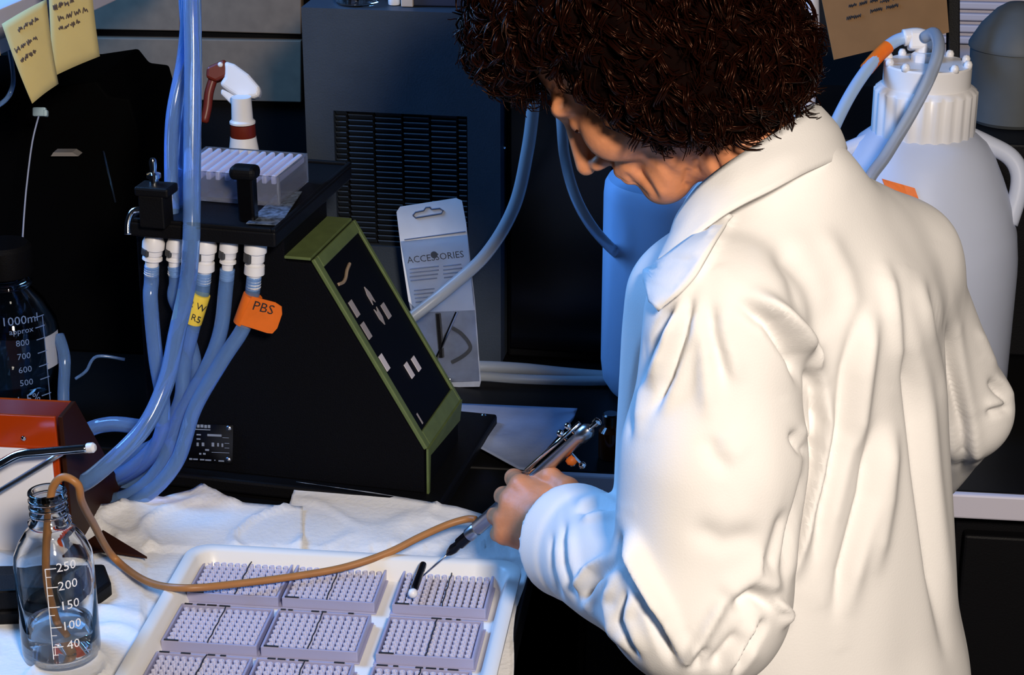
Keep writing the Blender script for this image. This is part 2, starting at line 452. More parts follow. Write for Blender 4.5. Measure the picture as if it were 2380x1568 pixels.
# ------------------------------------------------------------------ pipette line
TIP = PB(984, 1337, .020); TOP = P(1384, 984, 2.24)
PA = (TOP - TIP); PL = PA.length; PA.normalize()
def pt_on(px):
    t = along(TIP, PA, px); return t
pp = thing('aspirator_pipette', 'slender metal pipette held in the hand with its needle in a plate', 'pipette', tuple(TIP))
t1, t2, t3, t4, t5, t6 = [pt_on(x) for x in (1038, 1066, 1088, 1146, 1240, 1372)]
obj('needle', MB().tube([TIP, TIP + PA * t1], [.0009, .0014], 8), STEEL, pp, smooth=True)
obj('nozzle', MB().lathe([(.0014, 0), (.0045, .006), (.0062, (t2 - t1) * .6), (.005, (t2 - t1)), (.0072, (t2 - t1) + .002), (.0072, t3 - t1)], TIP + PA * t1, PA, 18), BLACKGLOSS, pp, smooth='auto')
obj('barrel', MB().lathe([(.006, 0), (.0085, .002), (.0085, (t4 - t3) * .3), (.0075, (t4 - t3) * .34), (.0088, (t4 - t3) * .38), (.0088, t5 - t3)], TIP + PA * t3, PA, 20), STEEL, pp, smooth='auto')
obj('upper_tube', MB().lathe([(.0075, 0), (.0075, t6 - t5 - .02), (.009, t6 - t5 - .018), (.009, t6 - t5 - .004), (.006, t6 - t5)], TIP + PA * t5, PA, 18), STEEL, pp, smooth='auto')
sd = (UPV + RGT * -.9).normalized(); sd = (sd - PA * sd.dot(PA)).normalized()
obj('guide_rod', MB().tube([TIP + PA * t5 + sd * .0125, TIP + PA * (t6 - .006) + sd * .0125], .0026, 10), CHROME, pp, smooth=True)
for k, (dd, aa, rr_) in enumerate(((.018, -.034, .0045), (.019, -.02, .004), (-.017, -.05, .004), (-.026, -.042, .0045))):
    c = TIP + PA * (t6 + aa) + sd * dd
    obj('knob', MB().lathe([(rr_ * math.sin(math.pi * q / 8), -rr_ * math.cos(math.pi * q / 8)) for q in range(9)], c, sd, 14), CHROME, pp, smooth=True)
    obj('knob_stem', MB().tube([c, TIP + PA * (t6 + aa) + sd * (.008 if dd > 0 else -.008)], .0018, 8), CHROME, pp)
obj('end_cap', MB().lathe([(.003, 0), (.003, .008), (.005, .009), (.005, .014), (.002, .016)], TIP + PA * t6, PA, 14), CHROME, pp, smooth='auto')
obj('thumb_rest', MB().lathe([(.0, 0), (.006, .001), (.007, .006), (.004, .011), (0, .012)], TIP + PA * (t6 - .048) - sd * .008, -sd, 14), ORANGE, pp, smooth=True)

# ------------------------------------------------------------------ plate washer
rot = math.radians(7)
MA = Vector((-math.cos(rot), math.sin(rot), 0)); MBd = Vector((math.sin(rot), math.cos(rot), 0)); MZ = Vector((0, 0, 1))
O = PB(1027, 1200, .004)
def ML(u, v, w): return O + MA * u + MBd * v + MZ * w
def mpl(px, py, v):                                   # point of plane v seen at px, py
    return PP(px, py, O + MBd * v, MBd)
def muw(p): q = p - O; return q.dot(MA), q.dot(MBd), q.z
wm = thing('plate_washer', 'black plate washer with sloping green framed keypad and deck on top', 'lab machine', tuple(ML(.2, .1, 0)))
VP_ = .022
bz_ = muw(mpl(1022, 1168, 0))[2]
obj('base', MB().box(ML(.21, .15, bz_ / 2), .42, .30, bz_, (MA, MBd, MZ)), BLACK, wm, bevel=.004)
A = mpl(722, 606, VP_); B = mpl(985, 1046, VP_); Bb = mpl(985, 1128, VP_)
Bb = Vector((B.x, B.y, ZB + .004 + bz_)); 
Lb = mpl(350, 1100, VP_); Lb.z = Bb.z
Lt = mpl(318, 575, VP_); Lt.z = A.z + .03; At = A + MA * .035; At.z = Lt.z
D = along(A, MBd, 818)
print('washer depth', D, 'A', muw(A), 'B', muw(B), 'Lt', muw(Lt))
obj('housing', MB().prism([Bb, B - MZ * .002, A - MZ * .003, A + MA * .035 - MZ * .003, At, Lt, Lb], MBd * D), WRINKLE, wm, bevel=.002)
S = (B - A); SL = S.length; S.normalize(); SN = S.cross(MBd).normalized()
if SN.x < 0: SN = -SN
def sl(s, t, off=0): return A + S * s + MBd * t + SN * off
fr = .013
mb = MB()
def slab(mb, s0, s1, t0, t1, o0, o1):
    mb.prism([sl(s0, t0, o0), sl(s1, t0, o0), sl(s1, t1, o0), sl(s0, t1, o0)], SN * (o1 - o0))
bez = obj('bezel', (slab(mb, 0, SL, 0, fr, 0, .006), slab(mb, 0, SL, D - fr * .6, D, 0, .006), slab(mb, 0, fr * 1.3, fr, D - fr * .6, 0, .006), slab(mb, SL - fr * 1.6, SL, fr, D - fr * .6, 0, .006), mb)[-1], GREEN, wm, bevel=.0015, label='olive green sloping bezel')
mb = MB(); slab(mb, fr * 1.3, SL - fr * 1.6, fr, D - fr * .6, 0, .0025)
kp = obj('keypad', mb, mat('keypad film', (.002, .002, .003), .6, spec=.12), wm, label='black membrane keypad')
obj('top_trim', MB().prism([A, A + MA * .036, A + MA * .036 + MBd * D, A + MBd * D], MZ * .004), GREEN, wm, bevel=.001)
mb = MB(); mb.prism([B + SN * .004, B + MBd * D + SN * .004, B + MBd * D - MZ * .030 , B + MBd * .012 - MZ * .012 - MA * .003, Bb + MBd * .006 - MA * .003, Bb - MA * .003], -MA * .003 )
obj('chin_lit_part', mb, GREEN, wm)  # green chin face cut to its lit area; the shaded rest stays black
def slpx(px, py):
    p = PP(px, py, A + SN * .003, SN); q = p - A
    return q.dot(S), q.dot(MBd)
def quad(pts, th=.0012, name='key', m=GREYB):
    mb = MB(); q = [sl(*slpx(*p), .0026) for p in pts]; mb.prism(q, SN * th); return obj(name, mb, m, kp)
for cx, cy, hw, br in ((823, 717, 1, 0), (851, 768, 1, 0), (897, 722, .95, 0), (893, 842, 1, 1), (951, 860, .95, 1), (967, 845, .9, 1)):
    s, t = slpx(cx, cy)
    mb = MB(); a, b = .0115 * hw, .0062
    mb.prism([sl(s - a, t - b, .0026), sl(s + a, t - b, .0026), sl(s + a, t + b, .0026), sl(s - a, t + b, .0026)], SN * .0012)
    obj('key', mb, mat('bright key', (.62, .58, .62), .6) if br else GREYB, kp)
for cx, cy, up in ((858, 686, 1), (883, 735, -1)):
    s, t = slpx(cx, cy); a, b = .013, .0055
    sg = -up
    mb = MB(); mb.prism([sl(s + sg * a, t, .0026), sl(s + sg * a * .2, t + b, .0026), sl(s - sg * a, t + b, .0026), sl(s - sg * a * .4, t, .0026), sl(s - sg * a, t - b, .0026), sl(s + sg * a * .2, t - b, .0026)], SN * .0012)
    obj('arrow_key', mb, GREYB, kp)
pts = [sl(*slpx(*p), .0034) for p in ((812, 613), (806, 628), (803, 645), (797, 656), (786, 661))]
obj('reflection_curl', MB().tube(spline(pts, 4), [.0024] * 17, 6), mat('tan reflection', (.30, .22, .15), .6), kp)  # reflection on the keypad film, drawn as a tan curl
s, t = slpx(976, 972); mb = MB(); slab(mb, s - .008, s + .008, t - .002, t + .002, .0026, .003); obj('badge', mb, GREYB, kp)
# rating plate on the side
c0 = mpl(494, 1030, VP_ - .001)
def side(px, py, off=.001): return mpl(px, py, VP_ - off)
rp = obj('rating_plate', MB().prism([side(440, 984), side(543, 987), side(541, 1078), side(437, 1070)], -MBd * .0012), BLACKGLOSS, wm)
ex = -MA; ey = MZ
def side_text(s, px, py, size): return text_mb(s, size, plane_fn(side(px, py, .0024), ex, ey))
tm = MB()
for x0, x1, y0, y1 in ((451, 456, 985, 992), (458, 464, 986, 993), (466, 473, 986, 993), (475, 481, 987, 994), (483, 489, 987, 994), (452, 489, 996, 998), (482, 515, 1008, 1013), (457, 467, 1008, 1011), (457, 466, 1018, 1021), (457, 462, 1028, 1036), (469, 475, 1028, 1036),
                       (492, 498, 1028, 1037), (505, 509, 1029, 1037), (515, 519, 1030, 1038), (477, 486, 1043, 1047), (463, 468, 1052, 1056), (472, 478, 1052, 1056), (517, 532, 1016, 1017), (522, 533, 1029, 1030), (522, 533, 1040, 1041), (492, 533, 1050, 1051),
                       (421, 430, 1064, 1067), (440, 447, 1064, 1068), (449, 460, 1065, 1068), (465, 475, 1066, 1069), (477, 491, 1067, 1070), (498, 501, 1068, 1070), (508, 521, 1069, 1072)):
    tm.prism([side(x0, y0, .0024), side(x1, y0 + (x1 - x0) * .04, .0024), side(x1, y1 + (x1 - x0) * .04, .0024), side(x0, y1, .0024)], -MBd * .0003)
obj('plate_lettering', tm, mat('dim print', (.22, .26, .34), .6), rp)
for px, py in ((532, 995), (531, 1068)):
    obj('screw', MB().lathe([(.0045, 0), (.004, .002), (0, .0025)], side(px, py, .0022), -MBd, 12), STEEL, rp, smooth=True)
# deck
VD = -.035
dk = mpl(640, 541, VD); du, _, dw = muw(dk); dl = muw(mpl(300, 523, VD))[0]
dth = .020
DD = along(dk, MBd, 818)
print('deck', du, dw, dl, DD)
DC = lambda u, v, w: ML(u, VD + v, w)
obj('deck', MB().box(DC((du + dl) / 2, DD / 2, dw - dth / 2), dl - du, DD, dth, (MA, MBd, MZ)), BLACK, wm, bevel=.003)
mb = MB()
for (u0, u1, v0, v1) in ((du, du + .006, 0, DD), (dl - .006, dl, 0, DD), (du + .006, dl - .006, 0, .006), (du + .006, dl - .006, DD - .006, DD)):
    mb.box(DC((u0 + u1) / 2, (v0 + v1) / 2, dw + .002), u1 - u0, v1 - v0, .005, (MA, MBd, MZ))
obj('deck_rim', mb, BLACK, wm, bevel=.0015)
obj('column', MB().box(ML((du + dl) / 2 + .01, DD / 2 + VD + .02, (muw(Lt)[2] + dw - dth) / 2), (dl - du) * .8, DD * .7, dw - dth - muw(Lt)[2] + .004, (MA, MBd, MZ)), BLACK, wm)
def dpl(px, py, w=0.0): return PP(px, py, Vector((0, 0, O.z + dw + w)), MZ)
q = [dpl(572, 520, .002), dpl(650, 524, .002), dpl(702, 446, .002), dpl(650, 448, .002)]
obj('deck_label', MB().prism(q, MZ * .001), mat('speckled grey label', (.10, .13, .18), .6, var=.8, vscale=160), wm)
c = dpl(578, 512); zt_ = z_for(c, 405)
obj('clamp_post', MB().box((c.x, c.y, (c.z + zt_) / 2), .022, .018, zt_ - c.z, (MA, MBd, MZ)), BLACKGLOSS, wm, bevel=.003)
obj('clamp_head', MB().box((c.x - .002, c.y, zt_ + .003), .036, .026, .018, (MA, MBd, MZ)), BLACK, wm, bevel=.007, bseg=3)
c = dpl(365, 522); zt_ = z_for(c, 448)
vb = obj('valve_block', MB().box((c.x, c.y, (c.z + zt_) / 2), .034, .030, zt_ - c.z, (MA, MBd, MZ)), BLACK, wm, bevel=.002)
obj('valve_cap', MB().box((c.x + .002, c.y, zt_ + .005), .046, .034, .012, (MA, MBd, MZ)), BLACK, vb, bevel=.003)
dvz = proj(c)[2] - .01
obj('steel_pipe', MB().tube(spline([P(297, 545, dvz), P(298, 515, dvz), P(310, 490, dvz), P(338, 486, dvz), P(342, 465, dvz), P(330, 448, dvz)], 6), .0042, 10), CHROME, vb, smooth=True)
obj('steel_nipple', MB().lathe([(.006, 0), (.006, .008), (.009, .009), (.009, .014), (.004, .016), (.005, .03), (.003, .034)], Vector((c.x, c.y, zt_ + .011)), seg=14), CHROME, vb, smooth='auto')

# clear ridged plate standing on the deck
c = (dpl(400, 470) + dpl(655, 478)) / 2; wd = (dpl(400, 470) - dpl(655, 478)).length; dp_ = .115
pr = thing('well_plate', 'clear ribbed well plate sitting on the washer deck', 'well plate', tuple(c + MBd * dp_ / 2 + MZ * .001))
cx = c + MBd * dp_ / 2 + MZ * .0015
hz = .040
obj('skirt', (lambda m: (m.box(cx + MZ * hz / 2 - MBd * (dp_ / 2 - .002), wd, .004, hz, (MA, MBd, MZ)), m.box(cx + MZ * hz / 2 + MBd * (dp_ / 2 - .002), wd, .004, hz, (MA, MBd, MZ)), m.box(cx + MZ * hz / 2 - MA * (wd / 2 - .002), .004, dp_ - .008, hz, (MA, MBd, MZ)), m.box(cx + MZ * hz / 2 + MA * (wd / 2 - .002), .004, dp_ - .008, hz, (MA, MBd, MZ)), m)[-1])(MB()), CLEARP, pr, bevel=.001)
obj('plate_floor', MB().box(cx + MZ * .003, wd - .01, dp_ - .01, .004, (MA, MBd, MZ)), CLEARP, pr)
for k in range(11):
    u = (k - 5) * wd / 11.4
    obj('strip', MB().box(cx + MZ * (hz - .006) - MA * u, wd / 22, dp_ - .010, .012, (MA, MBd, MZ)), STRIP, pr, bevel=.002)

# hoses under the deck
hv = -.012
def hp(px, py, dv=0): return mpl(px, py, hv + dv)
hoses = [
    ('leftmost clear hose hanging from the washer deck, beads of water inside', 357, 566, 640, [(352, 655, 0), (350, 700, -.01), (362, 830, -.02), (378, 930, -.03), (374, 1010, -.03), (330, 1080, -.02), (230, 1132, 0), (160, 1150, .02)], None),
    ('clear hose half hidden behind the tall vertical tube', 408, 570, 640, [(408, 655, 0), (404, 690, .0), (424, 740, .0), (452, 830, .0), (452, 900, 0), (420, 980, -.01), (330, 1075, 0), (225, 1105, .02)], None),
    ('clear hose wearing a yellow handwritten tag', 478, 572, 660, [(468, 690, 0), (452, 745, -.004), (428, 850, -.01), (420, 930, -.015), (380, 1010, -.02), (300, 1090, -.02), (215, 1118, 0)], 'y'),
    ('clear hose dropping from the second fitting beside the orange tag', 532, 572, 650, [(525, 665, 0), (512, 770, -.006), (478, 860, -.012), (420, 960, -.02), (375, 1080, -.03), (310, 1145, -.04), (228, 1160, -.03)], None),
    ('clear hose wearing an orange tag with black handwriting', 594, 574, 672, [(584, 695, 0), (566, 760, -.01), (515, 840, -.02), (452, 950, -.03), (412, 1070, -.045), (340, 1150, -.06), (235, 1188, -.05)], 'o')]
for lab, px, y0, y1, pts, tag in hoses:
    top = hp(px, y0); bot = hp(px - (5 if px != 357 else 6), y1)
    L = (bot - top).length; ax = (bot - top).normalized()
    h = thing('washer_hose', lab, 'hose', tuple(hp(px, y1)), 'clear hoses under the washer deck')
    sc = .82 if px in (408, 532) else 1.0
    big = tag is not None
    pf = [(.0, -.012), (.010 * sc, -.012), (.0145 * sc, -.002), (.0145 * sc, .006), (.0125 * sc, .008), (.0122 * sc, L * .32), (.010 * sc, L * .34), (.010 * sc, L * .40)]
    pf += [(.0128 * sc, L * .42), (.0132 * sc, L * .62 if big else L * .48), (.009 * sc, L * .66 if big else L * .52), (.0082 * sc, L)]
    cn = obj('fitting', MB().lathe(pf, top, ax, 24), WHITEP, h, smooth='auto', label='white quick-connect fitting')
    # thumb latch: dark recess and lever facing the viewer
    lv = -MBd * .9 + MA * .55; lv = (lv - ax * lv.dot(ax)).normalized(); sw = ax.cross(lv)
    obj('latch', MB().box(top + ax * L * .22 + lv * .0115 * sc, .012 * sc, .007, L * .24, (sw, lv, ax)), mat('grey latch', (.045, .047, .05), .5), cn, bevel=.002)
    for q in range(4):
        zc = L * (.7 + .07 * q)
        obj('barb', MB().lathe([(.0082 * sc, 0), (.0096 * sc, .001), (.0082 * sc, .004)], top + ax * zc, ax, 18), WHITEP, cn, smooth='auto')
    path = [bot - ax * L * .32] + [hp(*p) for p in pts] + [PB(110 + (px - 357) * .1, 1085 + (px - 357) * .12, .0115)]
    path[0] = top + ax * L * .68
    obj('hose_tube', MB().tube(spline(path, 9), .0098 if px != 408 else .0085, 14), TUBE, h, smooth=True)
    if tag == 'y':
        a = hp(468, 683, -.002); b = hp(448, 748, -.004); ax2 = (b - a).normalized(); Lt_ = (b - a).length
        tg = obj('tag', MB().lathe([(.0118, 0), (.012, .001), (.012, Lt_ - .001), (.0118, Lt_)], a, ax2, 20), TAGY, h, smooth='auto', label='yellow tape tag')
        ey_ = -ax2; ex_ = (-MA - ey_ * (-MA).dot(ey_)).normalized(); nn = (CAM - a).normalized()
        cpt = (a + b) / 2 + (nn - ey_ * nn.dot(ey_)).normalized() * .0126
        q = text_mb('2 W', .013, plane_fn(cpt + ey_ * .008, ex_, ey_)); q2 = text_mb('R5', .013, plane_fn(cpt - ey_ * .009 + ex_ * .003, ex_, ey_)); q.add(q2.v, q2.f)
        obj('tag_writing', q, INK, tg)
    if tag == 'o':
        a = hp(588, 686, -.003); b = hp(564, 752, -.006); ax2 = (b - a).normalized(); Lt_ = (b - a).length
        tg = obj('tag', MB().lathe([(.0125, 0), (.0128, .001), (.0128, Lt_ - .001), (.0125, Lt_)], a, ax2, 20), ORANGE, h, smooth='auto', label='orange tape flag')
        fl = [hp(*p) for p in ((586, 688, -.016), (640, 702, -.016), (655, 712, -.016), (656, 730, -.016), (645, 762, -.016), (634, 774, -.016), (622, 773, -.016), (556, 752, -.018))]
        flg = obj('flag', MB().prism(fl, -MBd * .0015), ORANGE, tg)
        ex_ = (hp(640, 702) - hp(586, 688)).normalized(); ey_ = (hp(586, 688) - hp(564, 752)).normalized()
        q = text_mb('PBS', .019, plane_fn(hp(612, 716, -.0185), ex_, ey_)); obj('tag_writing', q, INK, tg)
    if px == 357:
        ins = MB()
        for q in range(7):
            c = hp(random.uniform(345, 360), 700 + q * 40, -.02)
            ins.lathe([(.0014 * math.sin(math.pi * z / 5), -.0014 * math.cos(math.pi * z / 5)) for z in range(6)], c, seg=6)
# tall vertical tubes
dt = proj(hp(445, 560))[2]
obj('vertical_tubing', MB().tube(spline([P(447, -220, dt - .06), P(447, 0, dt - .06), P(449, 150, dt - .055), P(447, 330, dt - .05), P(446, 480, dt - .045), P(444, 570, dt - .04), P(436, 660, dt - .01), P(412, 770, dt), P(385, 890, dt), P(330, 1000, dt - .01), P(225, 1100, dt - .02), P(160, 1140, dt)], 9), .0112, 16), TUBE, smooth=True,
    label='thick clear tube falling straight past the washer deck', cat='tubing')
obj('vertical_tubing', MB().tube(spline([P(436, -220, dt + .0), P(437, 0, dt + .0), P(428, 130, dt + .0), P(402, 270, dt + .0), P(398, 400, dt + .02), P(402, 520, dt + .02)], 9), .0092, 14), TUBE, smooth=True,
    label='clear tube swinging left down to the valve on the deck', cat='tubing')
obj('vertical_tubing', MB().tube(spline([P(424, -220, dt + .03), P(428, 0, dt + .03), P(438, 150, dt + .03), P(425, 290, dt + .03), P(418, 400, dt + .04), P(410, 495, dt + .04)], 9), .0075, 12), TUBE, smooth=True,
    label='thin clear tube between the two thick vertical tubes', cat='tubing')
# coiled hoses low behind the amber shield
for k, (lab, pts, r) in enumerate((('loose loop of clear hose lying behind the amber shield', [(330, 992), (260, 985), (205, 1000), (180, 1040), (215, 1080)], .0105),
                                  ('second loop of clear hose crossing under the bundle', [(420, 1010), (330, 1050), (260, 1100), (215, 1150), (300, 1125), (350, 1080)], .010))):
    obj('hose_loop', MB().tube(spline([hp(x, y, .02 - .01 * k) for x, y in pts], 9), r, 12), TUBE, smooth=True, label=lab, cat='hose')

# ------------------------------------------------------------------ amber shield with rod, far-left things
sf = PB(158, 1286, .004)
am = thing('amber_shield', 'orange amber acrylic shield with white sheet in front and dark side', 'shield', tuple(PB(100, 1270)))
fn_ = Vector((0, 1, 0)); 
def fp(px, py, dy=0): return PP(px, py, sf + Vector((0, dy, 0)), fn_)
ztop = z_for(sf, 968)
fl_, frr = fp(-120, 1290).x, sf.x
obj('front_panel', MB().box(((fl_ + frr) / 2, sf.y, (sf.z + ztop) / 2), frr - fl_, .005, ztop - sf.z), AMBER, am, bevel=.001)
sx = Vector((1, 0, 0))
def sp(px, py): return PP(px, py, sf + Vector((.003, 0, 0)), sx)
pb0 = Vector((sf.x + .003, sf.y - .0, sf.z)); 
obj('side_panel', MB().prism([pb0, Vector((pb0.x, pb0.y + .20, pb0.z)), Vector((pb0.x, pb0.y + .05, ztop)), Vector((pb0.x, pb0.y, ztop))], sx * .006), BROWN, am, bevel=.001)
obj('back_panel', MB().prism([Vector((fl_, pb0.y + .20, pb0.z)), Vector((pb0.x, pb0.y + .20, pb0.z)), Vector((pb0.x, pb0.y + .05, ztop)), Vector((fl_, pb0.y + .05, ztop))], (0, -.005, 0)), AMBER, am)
obj('foot', MB().prism([PB(150, 1296, .016), PB(240, 1236, .016), PB(342, 1298, .016), PB(240, 1282, .016)], (0, 0, .003)), BROWN, am)
obj('white_sheet', MB().box(((fl_ + fp(138, 1200).x) / 2, sf.y - .006, (sf.z + z_for(sf, 1046)) / 2 + .003), fp(138, 1200).x - fl_, .004, z_for(sf, 1046) - sf.z), mat('white card', (.84, .83, .87), .7), am, bevel=.001)
obj('bent_rod', MB().tube(spline([fp(-60, 1104, -.05), fp(0, 1078, -.05), fp(45, 1056, -.045), fp(100, 1050, -.04), fp(205, 1041, -.03)], 7), .0058, 14), CHROME, am, smooth=True)
obj('rod_tip', MB().lathe([(.006, 0), (.0065, .002), (.0065, .008), (.004, .011)], fp(202, 1041, -.03), fp(215, 1040, -.03) - fp(202, 1041, -.03), 14), WHITEP, am, smooth='auto')
obj('thin_rod', MB().tube([fp(-40, 1160, -.03), fp(0, 1140, -.03), fp(110, 1073, -.03), fp(150, 1048, -.03)], .0036, 10), STEEL, am, smooth=True)
for px, py in ((55, 1018),):
    obj('screw', MB().lathe([(.004, 0), (.003, .002), (0, .003)], fp(px, py, -.003), Vector((0, -1, 0)), 12), CHROME, am, smooth=True)

# large dark reagent bottle
lbp = PB(48, 985); RB = 108 * proj(lbp)[2] / FPX
zsh = z_for(lbp, 770) - ZB; znk = z_for(lbp, 660) - ZB; zc = z_for(lbp, 635) - ZB; zct = z_for(lbp, 575) - ZB
bl = thing('reagent_bottle', 'large glass bottle with black cap and blue graduation marks', 'bottle', tuple(lbp))
DKGLASS = mat('dark glass', (.004, .005, .009), .08, spec=.5)
ob = lbp + Vector((0, 0, .001)); rn = RB * .42
obj('glass_body', MB().lathe([(0, 0), (RB * .95, 0), (RB, .008), (RB, zsh), (RB * .95, zsh + (znk - zsh) * .25), (RB * .72, zsh + (znk - zsh) * .65), (rn * 1.1, znk - .004), (rn, znk), (rn, zc), (rn - .004, zc), (rn - .004, znk), (RB * .72 - .005, zsh + (znk - zsh) * .62), (RB * .95 - .004, zsh + (znk - zsh) * .22), (RB - .004, zsh), (RB - .004, .01), (0, .006)], ob, seg=48), GLASS, bl, smooth=True)
obj('neck_ring', MB().lathe([(rn, 0), (rn * 1.25, .003), (rn * 1.25, .008), (rn, .011)], ob + Vector((0, 0, znk - .004)), seg=36), GLASS, bl, smooth=True)
cp = obj('cap', MB().lathe([(0, 0), (rn * 1.35, 0), (rn * 1.38, .003), (rn * 1.38, zct - zc), (rn * 1.2, zct - zc + .006), (0, zct - zc + .007)], ob + Vector((0, 0, zc)), seg=36), BLACK, bl, smooth='auto')
tocam2 = CAM - lbp; az = math.atan2(tocam2.y, tocam2.x); fb = lbp + (tocam2 * Vector((1, 1, 0))).normalized() * RB
mb = MB()
for k, (s, py, sz) in enumerate((('1000ml', 748, .018), ('approx', 772, .012), ('800', 800, .013), ('700', 831, .013), ('600', 862, .013), ('500', 892, .013), ('+ 5%', 930, .018))):
    z = z_for(fb, py) - ob.z
    q = text_mb(s, sz, bottle_fn(ob, RB + .0006, z, .20)); mb.add(q.v, q.f)
    f = bottle_fn(ob, RB + .0006, z, .62)
    mb.tube([f(-.008 + .016 * i / 4, 0) for i in range(5)], .0008, 4)
f = bottle_fn(ob, RB + .0006, 0, .70)
mb.tube([f(0, z_for(fb, 950) - ob.z + (z_for(fb, 750) - z_for(fb, 950)) * i / 5) for i in range(6)], .0006, 4)
obj('printed_scale', mb, mat('pale blue print', (.16, .26, .52), .5), bl)
f = bottle_fn(ob, RB + .0008, 0, .95)
z0_, z1_ = z_for(fb, 875) - ob.z, z_for(fb, 800) - ob.z
obj('paper_label', MB().grid(lambda u, v: f(-.017 + .034 * u, z0_ + (z1_ - z0_) * v), 6, 2), mat('bluish label paper', (.45, .50, .62), .7), bl)
cpz = proj(lbp)[2]
obj('bottle_wire', MB().tube(spline([P(92, 262, cpz - .02), P(75, 330, cpz - .02), P(62, 430, cpz - .02), P(56, 500, cpz - .02), P(52, 562, cpz - .02), P(50, 580, cpz)], 6), .0014, 6), mat('pale wire', (.30, .36, .55), .4), smooth=True, label='thin pale wire running up from the bottle cap to a clip', cat='wire')
obj('cap_label', MB().box(P(40, 573, cpz - RB * .5), .022, .002, .012, (RGT, FWD, UPV)), LILAC, bl)
# blown highlights: drips of hose to the right of the bottle
obj('loose_wire', MB().tube(spline([P(175, 880, cpz + .02), P(200, 862, cpz + .02), P(225, 828, cpz + .02), P(290, 835, cpz + .03)], 6), .0024, 8), TUBE, smooth=True, label='short loose clear tube end between the dark bottle and hoses', cat='tubing')
obj('side_tubing', MB().tube(spline([P(136, 780, cpz - .06), P(150, 830, cpz - .07), P(148, 900, cpz - .07), P(148, 960, cpz - .07), P(150, 1010, cpz - .06)], 6), .0085, 12), TUBE, smooth=True, label='clear tube standing against the right of the dark bottle', cat='tubing')

# shelf with yellow notes
dsh = 2.6
sh = thing('overhead_shelf', 'white edged overhead shelf in the top left corner', 'shelf', tuple(P(60, 20, 2.7)))
e0, e1 = P(-120, 90, 2.55), P(330, -40, 3.1)
dirs = (e1 - e0); dirs.z = 0; dirs.normalize(); nrm = Vector((-dirs.y, dirs.x, 0))
zs0 = ZB + .565
c0 = Vector((e0.x, e0.y, zs0)); 
obj('shelf_board', MB().prism([c0, c0 + dirs * .75, c0 + dirs * .75 + nrm * .35, c0 + nrm * .35], MZ * .02), LILAC, sh, bevel=.002)
obj('shelf_lip', MB().prism([c0 - MZ * .018, c0 + dirs * .75 - MZ * .018, c0 + dirs * .75 + nrm * .012 - MZ * .018, c0 + nrm * .012 - MZ * .018], MZ * .06), LILAC, sh, bevel=.002)
for k in (0.02, .70):
    obj('shelf_bracket', MB().box(c0 + dirs * k + nrm * .33 + MZ * .35, .02, .02, .72), BLACK, sh)
def note(label, pts, d, seed, lines, curl=.01):
    c = [P(x, y, d + dd) for x, y, dd in pts]
    def fn(u, v):
        p = c[0].lerp(c[1], u).lerp(c[3].lerp(c[2], u), v)
        return p - FWD * (curl * math.sin(v * 2.6) + .004 * math.sin(u * 3.1))
    t = thing('sticky_note', label, 'note', tuple(c[3]), 'yellow notes on the shelf edge')
    obj('note_paper', MB().grid(fn, 8, 10), YELLOW, t, smooth=True, solid=.0006)
    for k, (u0, u1, v, wd) in enumerate(lines):
        m = MB(); rr = random.Random(seed + k); pts2 = []
        n = 26
        for i in range(n):
            u = u0 + (u1 - u0) * i / n
            p = fn(u, v + .05 * (i % 2 - .5) * rr.uniform(.2, 1.4)) - FWD * .0012
            pts2.append(p)
        q = []; 
        for a in range(0, n - 4, 7): m.tube(spline(pts2[a:a + 6], 3), .0008, 4)
        obj('handwriting', m, mat('faded ink', (.10, .07, .05), .8), t)
    return t
note('yellow note nearer the left edge, drooping to a point over a clip', [(4, 56, .0), (108, -2, .03), (138, 196, .03), (77, 242, 0)], 2.56, 1, [(.3, .8, .18, 1), (.1, .7, .38, 1), (.15, .6, .52, 1)])
note('yellow note further right, upper of the two on the shelf edge', [(112, -70, .02), (208, -90, .04), (234, 132, .05), (128, 178, .02)], 2.62, 5, [(.1, .6, .38, 1), (.2, .9, .5, 1), (.2, .7, .6, 1)])
note('sliver of a yellow note cut off by the left frame edge', [(-60, 40, 0), (-6, 30, 0), (4, 130, 0), (-50, 150, 0)], 2.58, 9, [])
cl = thing('wire_clip', 'small pale plastic clip gripping wires under the yellow note', 'clip', tuple(P(92, 262, cpz - .02)))
cc = P(92, 260, cpz - .02)
obj('clip_body', MB().box(cc, .019, .010, .013, (RGT, FWD, UPV)), mat('pale cyan plastic', (.45, .62, .70), .4), cl, bevel=.002)
obj('clip_jaw', MB().box(cc + RGT * .009 - UPV * .002, .006, .012, .010, (RGT, FWD, UPV)), mat('pale cyan plastic', (.45, .62, .70), .4), cl, bevel=.002)
obj('loose_wire', MB().tube(spline([P(-30, 260, 2.7), P(10, 235, 2.7), P(28, 205, 2.7), P(30, 170, 2.72), P(20, 110, 2.75)], 6), .0034, 8), TUBE, smooth=True, label='blue clear tube curving behind the note at the left edge', cat='tubing')

